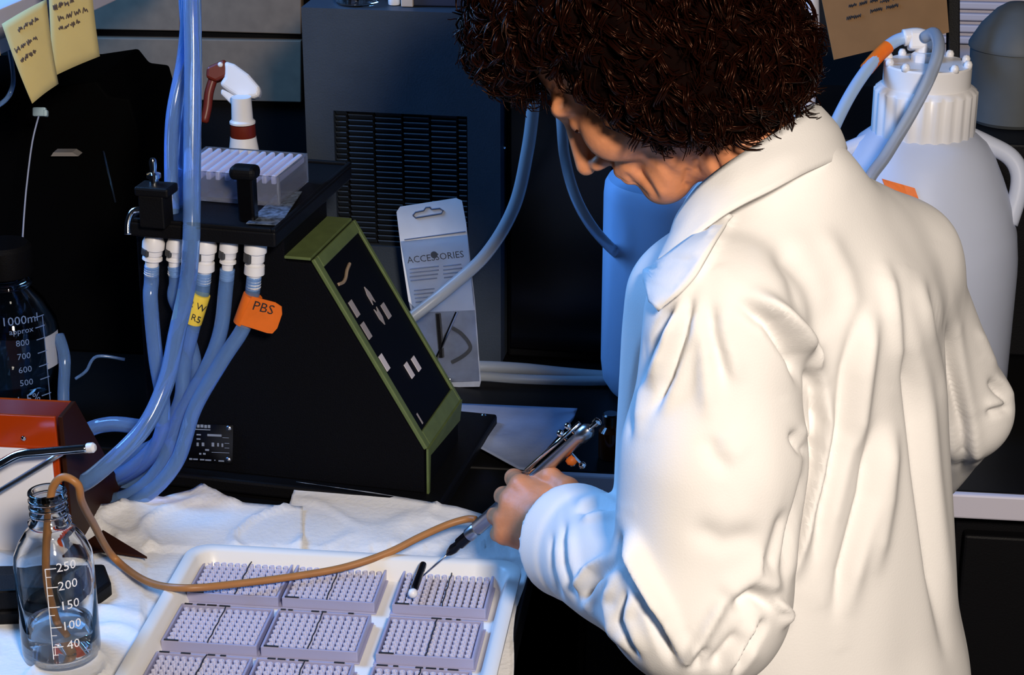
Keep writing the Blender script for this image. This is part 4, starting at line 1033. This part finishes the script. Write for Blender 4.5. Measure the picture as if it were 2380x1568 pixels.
def mesh_obj(name, parts, m, parent, **kw):
    me = bpy.data.meshes.new(name); vs = np.concatenate([p[0] for p in parts]); off = 0; fs = []
    for v, f in parts: fs.append(np.asarray(f) + off); off += len(v)
    fs = np.concatenate(fs); org = np.array(ORI[parent.name])
    me.vertices.add(len(vs)); me.vertices.foreach_set('co', (vs - org).astype(np.float32).ravel())
    me.loops.add(fs.size); me.loops.foreach_set('vertex_index', fs.astype(np.int32).ravel())
    me.polygons.add(len(fs)); me.polygons.foreach_set('loop_start', np.arange(0, fs.size, fs.shape[1], dtype=np.int32))
    me.polygons.foreach_set('loop_total', np.full(len(fs), fs.shape[1], np.int32))
    me.polygons.foreach_set('use_smooth', np.ones(len(fs), bool)); me.update(); me.validate()
    me.materials.append(m); o_ = bpy.data.objects.new(name, me); COL.objects.link(o_); o_.parent = parent; ORI[o_.name] = ORI[parent.name]
    for k, v in kw.items(): o_[k] = v
    return o_
def np_proj(vs):
    v = vs - np.array(CAM); d = v @ np.array(FWD)
    return IW / 2 + FPX * (v @ np.array(RGT)) / d, IH / 2 - FPX * (v @ np.array(UPV)) / d, d
def poly_dist(x, y, pts):
    best = np.full(len(x), 1e9); tt = np.zeros(len(x)); sgn = np.zeros(len(x)); L = 0; tot = sum(math.dist(a[:2], b[:2]) for a, b in zip(pts, pts[1:]))
    for a, b in zip(pts, pts[1:]):
        dx, dy = b[0] - a[0], b[1] - a[1]; l2 = dx * dx + dy * dy; ln = l2 ** .5
        h = np.clip(((x - a[0]) * dx + (y - a[1]) * dy) / l2, 0, 1)
        ex_, ey_ = x - a[0] - h * dx, y - a[1] - h * dy
        d = np.hypot(ex_, ey_); m = d < best
        best = np.where(m, d, best); tt = np.where(m, (L + h * ln) / tot, tt); sgn = np.where(m, (ex_ * dy - ey_ * dx) / ln, sgn); L += ln
    return best, tt, sgn

SKIN = mat('skin', (.62, .245, .11), .5, sss=.12, var=.10, vscale=45, bump=.12, bscale=220)
COATM = mat('white cotton', (.80, .785, .77), .85, bump=.08, bscale=500)
HAIRM = mat('dark brown hair', (.0075, .0018, .001), .27, spec=.22)
HAIRM.node_tree.nodes['Principled BSDF'].inputs['Specular Tint'].default_value = (.9, .45, .28, 1)
TROUS = mat('dark trousers', (.02, .02, .025), .8)

SXv = Vector((.66, .75, 0)).normalized(); FDv = Vector((-.75, .66, 0)).normalized()
AX = [tuple(SXv), tuple(FDv), (0, 0, 1)]
person = thing('person', 'person with curly dark brown hair in a white lab coat leaning over the tray', 'person', (P(1900, 1560, 2.2).x, P(1900, 1560, 2.2).y, 0))
LS = P(1688, 735, 1.90); EL = P(1625, 1392, 1.95); WR = P(1330, 1256, 2.185)
RS = P(2078, 604, 2.16); RE = P(2236, 950, 2.32); RW = P(2150, 1085, 2.5)
NB = P(1825, 462, 2.0); CT = P(1880, 760, 2.06); HP = P(1900, 1620, 2.2); SKL = Vector((HP.x, HP.y, .55))
fdir = (WR - EL).normalized()
def coat_sdf(p):
    d = s_ecap(p, CT, HP, AX, (.170, .115), (.185, .145))
    d = smin(d, s_ecap(p, HP, SKL, AX, (.185, .145), (.235, .20)), .03)
    d = smin(d, s_cap(p, NB, P(1870, 700, 2.03), .058, .11), .06)
    d = smin(d, s_cap(p, NB, RS, .055, .066), .05)
    d = smin(d, s_cap(p, NB, LS, .055, .070), .06)
    d = smin(d, s_cap(p, P(1585, 690, 2.03), P(1560, 1150, 2.13), .055, .062), .07)      # coat front hanging forward
    arm = smin(s_cap(p, LS, EL, .080, .080), s_cap(p, P(1660, 1080, 1.92), EL, .088, .080), .03)
    pw = p - V3(WR)
    fore = smax(s_cap(p, EL, WR + fdir * .03, .080, .058), pw @ V3(fdir), .004)
    fore = np.maximum(fore, -smax(s_cap(p, WR - fdir * .05, WR + fdir * .05, .050, .052), -(pw @ V3(fdir)) - .05, .004))
    band = np.maximum(np.abs(s_cap(p, WR - fdir * .05, WR + fdir * .05, .0605, .0615)) - .0045, np.abs(pw @ V3(fdir) + .014) - .020)
    arm = smin(arm, fore, .03)
    arm = smin(arm, band, .003)
    d = smin(d, arm, .006)
    ra = s_cap(p, RS, RE, .064, .055); ra = smin(ra, s_cap(p, RE, RW, .054, .048), .02)
    return smin(d, ra, .03)
KEY = np.array([list(q) for q in (LS, EL, WR, RS, RE, RW, NB, CT, HP)])
BLO = KEY.min(0) - .14; BHI = KEY.max(0) + .14; BLO[0] = min(BLO[0], HP.x - .27); BHI[0] = max(BHI[0], HP.x + .27); BLO[1] = min(BLO[1], HP.y - .27); BHI[1] = max(BHI[1], HP.y + .27)
cv, cf = nets(coat_sdf, (BLO[0], BLO[1], .50), BHI, .0036)
cv = laplace(cv, cf, 6)
FOLDS = [  # polyline, width px, amplitude (m), one-sided flag
    ([(1608, 684), (1592, 770), (1560, 870), (1520, 960)], 14, -.006, 0), ([(1708, 492), (1660, 570), (1612, 655)], 9, .006, 0), ([(1585, 700), (1560, 800), (1530, 880)], 14, .005, 0),
    ([(1560, 720), (1520, 800), (1490, 900)], 16, -.008, 0), ([(1500, 780), (1475, 900), (1462, 1020)], 14, -.005, 0),
    ([(1715, 700), (1790, 752), (1850, 830), (1880, 910)], 22, -.011, 0), ([(1760, 690), (1850, 760), (1900, 850)], 22, .006, 0),
    ([(1888, 860), (1898, 980), (1885, 1100), (1850, 1230), (1815, 1350)], 16, -.014, 0),
    ([(1995, 720), (1965, 860), (1950, 1000), (1905, 1200), (1890, 1320)], 22, -.007, 0), ([(2030, 720), (2005, 900), (1985, 1050)], 26, .005, 0),
    ([(2035, 980), (2010, 1150), (1960, 1330), (1940, 1430)], 20, -.008, 0), ([(2075, 980), (2060, 1160), (2030, 1340)], 26, .005, 0),
    ([(2090, 700), (2120, 900), (2140, 1100), (2170, 1330), (2200, 1520)], 20, -.008, 0), ([(2050, 600), (2090, 760), (2110, 880)], 26, .005, 0),
    ([(2165, 640), (2200, 820), (2235, 1000), (2250, 1180)], 18, -.008, 0), ([(2140, 640), (2175, 820), (2205, 1000)], 22, .004, 0),
    ([(1900, 520), (1960, 640), (1990, 760)], 40, .004, 0),
    ([(1800, 560), (1850, 640), (1870, 740)], 36, -.004, 0),
    ([(1650, 700), (1655, 780), (1690, 900)], 20, -.005, 0), ([(1640, 720), (1640, 850), (1650, 980)], 30, .004, 0),
    ([(1845, 1000), (1870, 1040), (1895, 1045)], 18, -.008, 0), ([(1830, 1180), (1800, 1280), (1790, 1340)], 24, -.005, 0),
    ([(1705, 1420), (1750, 1385), (1810, 1400)], 26, -.010, 0), ([(1690, 1380), (1640, 1470), (1600, 1540)], 20, .006, 0),
    ([(1770, 1370), (1825, 1420), (1815, 1460)], 14, .007, 0), ([(1730, 1470), (1680, 1530), (1650, 1560)], 24, -.007, 0),
    ([(1432, 1240), (1470, 1330), (1520, 1430), (1565, 1540)], 16, -.014, 0), ([(1462, 1230), (1510, 1350), (1560, 1450)], 22, .006, 0),
    ([(1425, 1285), (1370, 1320), (1345, 1370)], 11, .006, 0), ([(1430, 1310), (1385, 1345), (1350, 1400)], 12, -.007, 0),
    ([(1432, 1340), (1410, 1400), (1430, 1490)], 12, .006, 0), ([(1450, 1370), (1440, 1440), (1480, 1530)], 12, -.007, 0),
    ([(1310, 1215), (1318, 1310), (1345, 1400)], 11, -.006, 0), ([(1280, 1240), (1285, 1320), (1310, 1400)], 10, -.004, 0),
    ([(1340, 1190), (1390, 1168), (1430, 1185)], 11, -.006, 0), ([(1350, 1212), (1400, 1200), (1440, 1200)], 10, .004, 0),
    ([(1335, 1370), (1400, 1450), (1470, 1520)], 18, .005, 0),
    ([(1640, 1010), (1660, 1060), (1700, 1100)], 30, -.003, 0), ([(1600, 1220), (1680, 1260), (1780, 1240)], 40, -.003, 0),
    ([(2300, 880), (2345, 940)], 12, -.007, 0), ([(2290, 960), (2350, 945)], 12, -.006, 0), ([(2275, 760), (2320, 860)], 14, .004, 0),
    ([(1610, 1560), (1640, 1500)], 14, -.006, 0), ([(1700, 1568), (1745, 1500), (1780, 1440)], 12, -.010, 0),
]
nrm_ = vnormals(cv, cf); px_, py_, dp__ = np_proj(cv)
face_ = np.clip(((np.array(CAM) - cv) / np.linalg.norm(np.array(CAM) - cv, axis=1)[:, None] * nrm_).sum(1) * 2.5, 0, 1)
disp = np.zeros(len(cv))
for pts, wpx, amp, side_ in FOLDS:
    d, t, sg = poly_dist(px_, py_, pts)
    tp_ = np.clip(np.minimum(t, 1 - t) * 4 + .1, 0, 1); w_ = wpx * .72
    disp += 1.7 * amp * np.exp(-(d / w_) ** 2) * tp_
    if amp < 0: disp += -.9 * amp * np.exp(-((sg - 2.0 * w_) / (1.5 * w_)) ** 2) * tp_ * (d < 6 * w_)
# sleeve gathers and soft cloth waves
lowf = np.array([noise.noise(Vector((v[0] * 17, v[1] * 17, v[2] * 4))) for v in cv[::1]])
disp = disp * face_ + lowf * .0028
cv = cv + nrm_ * disp[:, None]
cv = laplace(cv, cf, 2, .4)
coat = mesh_obj('lab_coat', [(cv, cf)], COATM, person)

# collar: band folded over the neckline
Ttop = [(1548, 585, 1.93), (1572, 510, 1.91), (1612, 448, 1.90), (1668, 398, 1.895), (1735, 352, 1.90), (1812, 306, 1.92), (1888, 256, 1.97), (1890, 246, 2.04), (1800, 290, 2.10), (1690, 360, 2.13), (1600, 460, 2.12), (1555, 560, 2.08)]
Tbot = [(1532, 604, 1.905), (1580, 575, 1.885), (1640, 530, 1.868), (1700, 490, 1.862), (1765, 456, 1.868), (1860, 408, 1.895), (1956, 362, 1.975), (1950, 340, 2.08), (1850, 390, 2.15), (1730, 460, 2.18), (1640, 540, 2.17), (1560, 600, 2.12)]
tt_ = spline([P(*p) for p in Ttop], 6); bb_ = spline([P(*p) for p in Tbot], 6)
nC = P(1735, 420, 2.0)
def col_fn(u, v):
    k = u * (len(tt_) - 1); i = min(int(k), len(tt_) - 2); f_ = k - i
    a = tt_[i].lerp(tt_[i + 1], f_); b = bb_[i].lerp(bb_[i + 1], f_)
    p = a.lerp(b, v); q = p - nC; q.z *= .3
    return p + q.normalized() * (.005 * math.sin(v * math.pi) + .002 * noise.noise(Vector((u * 14, v * 3, 4))))
co = obj('collar', MB().grid(col_fn, 66, 8), COATM, coat, smooth=True, solid=.004)
def colin_fn(u, v):
    k = u * (len(tt_) - 1); i = min(int(k), len(tt_) - 2); f_ = k - i
    a = tt_[i].lerp(tt_[i + 1], f_); q = nC - a; q.z = 0
    return a + q.normalized() * (.010 * v + .002) - MZ * (.06 * v) + (P(1880, 700, 2.05) - P(1735, 352, 1.95)).normalized() * .01 * v
obj('collar_stand', MB().grid(colin_fn, 66, 4), COATM, co, smooth=True, solid=.003)
# lapel lying on the chest under the collar point
cpx, cpy, cpd = np_proj(cv); cfr = face_ > .15
def coat_depth(px, py):
    for r_ in (10, 20, 40, 80):
        m_ = cfr & (np.abs(cpx - px) < r_) & (np.abs(cpy - py) < r_)
        if m_.any(): return float(cpd[m_].min())
    return 1.95
le = [(1690, 497), (1640, 530), (1590, 563), (1540, 600), (1498, 628), (1500, 662), (1512, 702)]
re_ = [(1700, 502), (1682, 530), (1662, 562), (1640, 600), (1615, 640), (1575, 684), (1532, 722)]
LEp = [P(x, y, coat_depth(x, y) - .010) for x, y in le]; REp = [P(x, y, coat_depth(x, y) - .007) for x, y in re_]
Ls, Rs_ = spline(LEp, 4), spline(REp, 4)
def lap_fn(u, v):
    k = v * (len(Ls) - 1); i = min(int(k), len(Ls) - 2); f_ = k - i
    a = Ls[i].lerp(Ls[i + 1], f_); b = Rs_[i].lerp(Rs_[i + 1], f_)
    p = a.lerp(b, u); x, y, d_ = proj(p)
    return P(x, y, min(d_ - .007 * math.sin(u * math.pi) - .004 * u * u, coat_depth(x, y) - .006))
obj('lapel', MB().grid(lap_fn, 8, 24), COATM, coat, smooth=True, solid=.004)
# yoke seam under the collar
sm = [P(x, y, d_) for x, y, d_ in ((1958, 368, 1.955), (1900, 392, 1.91), (1860, 412, 1.885))]

# ---- head
HC = P(1480, 129, 1.98)
sa = .46; aa = (1 - sa * sa) ** .5
Fh = (RGT * (-.68 * aa) - UPV * (.733 * aa) + FWD * sa).normalized()
Uh = (RGT * -.733 + UPV * .68).normalized(); Lh = Uh.cross(Fh).normalized(); Uh = Fh.cross(Lh).normalized()
HM = np.array([list(Fh), list(Lh), list(Uh)])        # local rows
def to_w(v): return np.asarray(v) @ HM + np.array(HC)
E3 = [(1, 0, 0), (0, 1, 0), (0, 0, 1)]
def head_sdf(p):
    d = s_ell(p, (-.012, 0, .050), E3, (.095, .076, .095))
    d = smin(d, s_ell(p, (.040, 0, -.015), E3, (.050, .058, .078)), .03)
    for s in (-1, 1):
        d = smin(d, s_cap(p, (.0, .050 * s, -.055), (.070, .016 * s, -.108), .018, .015), .025)
        d = smin(d, s_ell(p, (.060, .042 * s, -.034), E3, (.030, .024, .032)), .02)
        d = smin(d, s_ell(p, (-.008, .078 * s, -.005), E3, (.018, .008, .030)), .006)
        d = smin(d, s_cap(p, (.094, .008 * s, .022), (.078, .050 * s, .020), .010, .009), .014)
        d = smax(d, -s_ell(p, (.100, .033 * s, -.002), E3, (.014, .017, .012)), .010)
        d = smin(d, s_ell(p, (.078, .033 * s, -.003), E3, (.013, .014, .0125)), .003)
        d = smin(d, s_ell(p, (.1065, .0115 * s, -.044), E3, (.011, .008, .008)), .006)
    d = smin(d, s_cap(p, (.096, 0, .010), (.124, 0, -.036), .008, .0105), .010)
    d = smin(d, s_ell(p, (.088, 0, -.070), E3, (.016, .026, .018)), .016)
    d = smin(d, s_cap(p, (.099, -.014, -.0665), (.099, .014, -.0665), .0058, .0058), .005)
    d = smin(d, s_cap(p, (.097, -.013, -.0775), (.097, .013, -.0775), .0066, .0066), .005)
    d = smax(d, -s_cap(p, (.106, -.020, -.0722), (.106, .020, -.0722), .0016, .0016), .003)
    d = smin(d, s_ell(p, (.082, 0, -.106), E3, (.018, .022, .017)), .014)
    d = smin(d, s_cap(p, (.02, 0, -.09), (.07, 0, -.105), .03, .016), .03)
    d = smin(d, s_cap(p, (-.022, 0, -.04), (-.004, 0, -.175), .052, .050), .03)
    # creases of cheek, jaw and neck
    y = p[:, 1]
    for a, b, r in (((.088, .036, -.045), (.078, .042, -.085), .0035), ((.05, .052, -.075), (.055, .035, -.12), .003), ((.03, .056, -.085), (.038, .035, -.125), .003), ((.0, .058, -.10), (.015, .04, -.14), .0035)):
        d = smax(d, -s_cap(p, a, b, r, r), .008)
    return d
hv_, hf_ = nets(head_sdf, (-.13, -.10, -.235), (.15, .10, .16), .0021)
hv_ = laplace(hv_, hf_, 3)
hvw = to_w(hv_)
hn_ = vnormals(hvw, hf_); hx, hy, _d = np_proj(hvw)
hface = np.clip(((np.array(CAM) - hvw) / np.linalg.norm(np.array(CAM) - hvw, axis=1)[:, None] * hn_).sum(1) * 3, 0, 1)
hd_ = np.zeros(len(hvw))
for pts, wpx, amp in (([(1478, 385), (1505, 425), (1530, 468)], 8, -.0030), ([(1448, 400), (1478, 435), (1508, 462)], 7, -.0026), ([(1492, 380), (1522, 420), (1545, 462)], 9, .0020), ([(1600, 390), (1592, 425), (1604, 440)], 7, -.0030), ([(1618, 365), (1622, 400)], 6, -.0022), ([(1400, 395), (1440, 420), (1470, 440)], 8, -.0016)):
    d, t, sg = poly_dist(hx, hy, pts)
    hd_ += amp * np.exp(-(d / wpx) ** 2) * np.clip(np.minimum(t, 1 - t) * 5 + .1, 0, 1)
hvw = hvw + hn_ * (hd_ * hface)[:, None]
# ---- hand
def hand_parts():
    c = []
    def C(a, b, ra, rb): c.append((P(*a), P(*b), ra, rb))
    C((1345, 1240, 2.22), (1262, 1212, 2.258), .026, .026)
    C((1262, 1212, 2.258), (1198, 1180, 2.285), .027, .020); C((1275, 1165, 2.268), (1212, 1136, 2.292), .020, .016); C((1258, 1243, 2.268), (1185, 1230, 2.288), .025, .019)
    palm = list(c); c.clear()
    for mcp, pip, dip, tip, r in (((1207, 1124, 2.292), (1194, 1110, 2.328), (1222, 1114, 2.352), (1256, 1126, 2.350), .0098),
                                 ((1182, 1160, 2.292), (1170, 1152, 2.334), (1204, 1160, 2.357), (1240, 1168, 2.352), .0102),
                                 ((1166, 1203, 2.292), (1152, 1198, 2.334), (1186, 1206, 2.355), (1222, 1210, 2.350), .0098),
                                 ((1168, 1244, 2.290), (1158, 1240, 2.328), (1190, 1246, 2.347), (1220, 1247, 2.343), .0086)):
        C(mcp, pip, r * 1.18, r * 1.02); C(pip, dip, r * 1.05, r * .95); C(dip, tip, r * .95, r * .82)
    C((1312, 1190, 2.245), (1318, 1138, 2.262), .019, .0150); C((1318, 1138, 2.262), (1280, 1110, 2.282), .0138, .0120); C((1280, 1110, 2.282), (1246, 1106, 2.302), .0122, .0095)
    return palm, list(c)
palm_, fing_ = hand_parts()
def hand_sdf(p):
    d = None
    for a, b, ra, rb in palm_:
        q = s_cap(p, a, b, ra, rb); d = q if d is None else smin(d, q, .014)
    for i, (a, b, ra, rb) in enumerate(fing_): d = smin(d, s_cap(p, a, b, ra, rb), .005)
    # tendon ridges over the back of the hand
    for mcp in ((1207, 1124, 2.292), (1182, 1160, 2.292), (1166, 1203, 2.292)):
        m_ = P(*mcp); d = smin(d, s_cap(p, m_ - FWD * .010, P(1280, 1205, 2.236), .006, .004), .008)
    return d
hb = np.array([list(P(1100, 1060, 2.2)), list(P(1400, 1320, 2.42)), list(P(1100, 1320, 2.42)), list(P(1400, 1060, 2.2)), list(P(1100, 1320, 2.2)), list(P(1400, 1060, 2.42)), list(P(1100, 1060, 2.42)), list(P(1400, 1320, 2.2))])
gv, gf_ = nets(hand_sdf, hb.min(0), hb.max(0), .0019)
gv = laplace(gv, gf_, 2)
# ---- the rest of the body inside the clothes, down to the shoes
hipL = HP - SXv * .085; hipR = HP + SXv * .085
ftL = Vector((hipL.x, hipL.y, .06)) + FDv * .03; ftR = Vector((hipR.x, hipR.y, .06)) + FDv * .05
def core_sdf(p):
    d = s_ecap(p, CT, HP, AX, (.14, .085), (.15, .105))
    d = smin(d, s_cap(p, NB, CT, .045, .09), .05)
    d = smin(d, s_cap(p, LS, RS, .055, .045), .05)
    for a, b, ra, rb in ((LS, EL, .05, .042), (EL, P(1330, 1235, 2.225), .042, .028), (RS, RE, .042, .036), (RE, RW, .036, .03)): d = smin(d, s_cap(p, a, b, ra, rb), .03)
    for h_, f_ in ((hipL, ftL), (hipR, ftR)): d = smin(d, s_cap(p, h_, f_, .08, .042), .04)
    return d
bv, bf_ = nets(core_sdf, (BLO[0], BLO[1], .01), BHI, .014)
mesh_obj('body', [(hvw, hf_), (gv, gf_), (bv, bf_)], SKIN, person)
def trous_sdf(p):
    d = s_ecap(p, HP, HP + Vector((0, 0, -.14)), AX, (.16, .118), (.165, .12))
    for h_, f_ in ((hipL, ftL), (hipR, ftR)): d = smin(d, s_cap(p, h_ - MZ * .1, f_ + MZ * .03, .092, .062), .03)
    return d
tv, tf_ = nets(trous_sdf, (BLO[0], BLO[1], .02), (BHI[0], BHI[1], 1.1), .014)
mesh_obj('trousers', [(tv, tf_)], TROUS, person)
for f_ in (ftL, ftR):
    def shoe_sdf(p, f_=f_):
        b0 = Vector((f_.x, f_.y, .035)); d = s_cap(p, b0 - FDv * .03, b0 + FDv * .15, .040, .034)
        d = smin(d, s_cap(p, b0, b0 + MZ * .05, .042, .045), .02)
        return np.maximum(d, .003 - p[:, 2])
    c_ = np.array(list(f_)); a_, b2 = nets(shoe_sdf, c_ - np.array([.25, .25, .07]), c_ + np.array([.25, .25, .12]), .009)
    mesh_obj('shoe', [(a_, b2)], BLACK, person)
# hand nails are hidden behind the grip; eyes: closed lids, lashes and brows
for s in (-1, 1):
    pts = [Vector(to_w((.096 - .016 * k / 5, (.010 + .044 * k / 5) * s, .027 + .006 * math.sin(k / 5 * 3)))) for k in range(6)]
    obj('eyebrow', MB().tube(pts, [.002, .003, .0035, .003, .0025, .0015], 6), HAIRM, person, smooth=True)
    pts = [Vector(to_w((.0915 - .007 * abs(k - 2.5) / 2.5, (.020 + .026 * k / 5) * s, -.0075))) for k in range(6)]
    obj('eyelash', MB().tube(pts, .0016, 5), HAIRM, person, smooth=True)

# ---- hair
def hair_sdf(p):
    d = s_ell(p, (-.024, 0, .068), E3, (.128, .118, .122))
    d = smin(d, s_ell(p, (.058, 0, .098), E3, (.055, .085, .050)), .04)
    d = smin(d, s_ell(p, (-.060, 0, -.050), E3, (.090, .112, .100)), .05)
    for s in (-1, 1): d = smin(d, s_ell(p, (-.022, .082 * s, -.035), E3, (.048, .034, .070)), .03)
    face = smax(.034 - p[:, 0], p[:, 2] - .066 + np.clip(p[:, 0] - .09, 0, 1) * .8, .02)                # open over the face
    d = smax(d, -face, .012)
    side_ = smax(smax(p[:, 2] + .085, .0 - p[:, 0], .03), -p[:, 0] * .4 + p[:, 2] + .10, .03)
    d = smax(d, -side_, .02)
    neck = s_cap(p, (.02, 0, -.11), (-.02, 0, -.24), .07, .075)
    return smax(d, -neck, .01)
rv, rf_ = nets(hair_sdf, (-.19, -.15, -.19), (.17, .15, .23), .005)
rn_ = vnormals(rv, rf_)
nz_ = np.array([1.5 * noise.noise(Vector((v[0] * 26, v[1] * 26, v[2] * 26))) + .5 * noise.noise(Vector((v[0] * 90, v[1] * 90, v[2] * 90))) for v in rv])
rv2 = rv + rn_ * (nz_ * .008 - .004)[:, None]
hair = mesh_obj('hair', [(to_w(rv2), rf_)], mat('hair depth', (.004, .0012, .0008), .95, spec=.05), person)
cm_v = []; cm_f = []; base = 0
rr = random.Random(5)
pick = rng.choice(len(rv), min(len(rv), 1500), replace=False)
curl = MB()
for i in pick:
    p0 = Vector(rv[i]); n0 = Vector(rn_[i])
    if n0.z < -.6 and p0.x > .0: continue
    down = Vector((-.35, 0, -1)); tg = (down - n0 * down.dot(n0))
    if tg.length < .1: tg = n0.orthogonal()
    tg.normalize(); tg = (tg + n0.cross(tg) * rr.uniform(-1.3, 1.3) + n0 * rr.uniform(-.1, .3)).normalized()
    e1 = n0 - tg * n0.dot(tg); e1.normalize(); e2 = tg.cross(e1)
    R_ = rr.uniform(.006, .013); Lc = rr.uniform(.030, .065); turns = rr.uniform(.7, 1.5); ph_ = rr.uniform(0, 6.28)
    wob = noise.noise(p0 * 30) + rr.uniform(-.4, .3); n_ = 11
    for st_ in range(6):
        o1, o2, dph = rr.gauss(0, .0026), rr.gauss(0, .0026), rr.gauss(0, .22); r0_ = rr.uniform(.0005, .0016); ls = rr.uniform(.8, 1.15)
        pts = []
        for k in range(n_):
            t_ = k / (n_ - 1); a = ph_ + dph + turns * 6.283 * t_
            pts.append(Vector(to_w(p0 + n0 * (.007 * wob - .003) + tg * (Lc * ls * (t_ - .4)) + e1 * (R_ * math.cos(a) + o1) + e2 * (R_ * math.sin(a) + o2))))
        curl.tube(pts, [r0_ * (.3 + .7 * math.sin(math.pi * min(1, max(0, k / (n_ - 1) * .94 + .04)))) for k in range(n_)], 4, cap=False)
# fly-away strands at the fringe
for i in rng.choice(len(rv), 420, replace=False):
    p0 = Vector(rv[i]); n0 = Vector(rn_[i])
    if p0.z < -.05 and p0.x > -.03: continue
    pts = []; q = p0.copy(); dr_ = (n0 + Vector((rr.uniform(-.8, .8), rr.uniform(-.8, .8), rr.uniform(-.8, .8)))).normalized()
    for k in range(7):
        pts.append(Vector(to_w(q))); q = q + dr_ * .004; dr_ = (dr_ + Vector((rr.uniform(-.6, .6), rr.uniform(-.6, .6), rr.uniform(-.8, .4)))).normalized()
    curl.tube(pts, .0006, 3, cap=False)
obj('curls', curl, HAIRM, hair, smooth=True, kind='stuff')
# PERSON-END
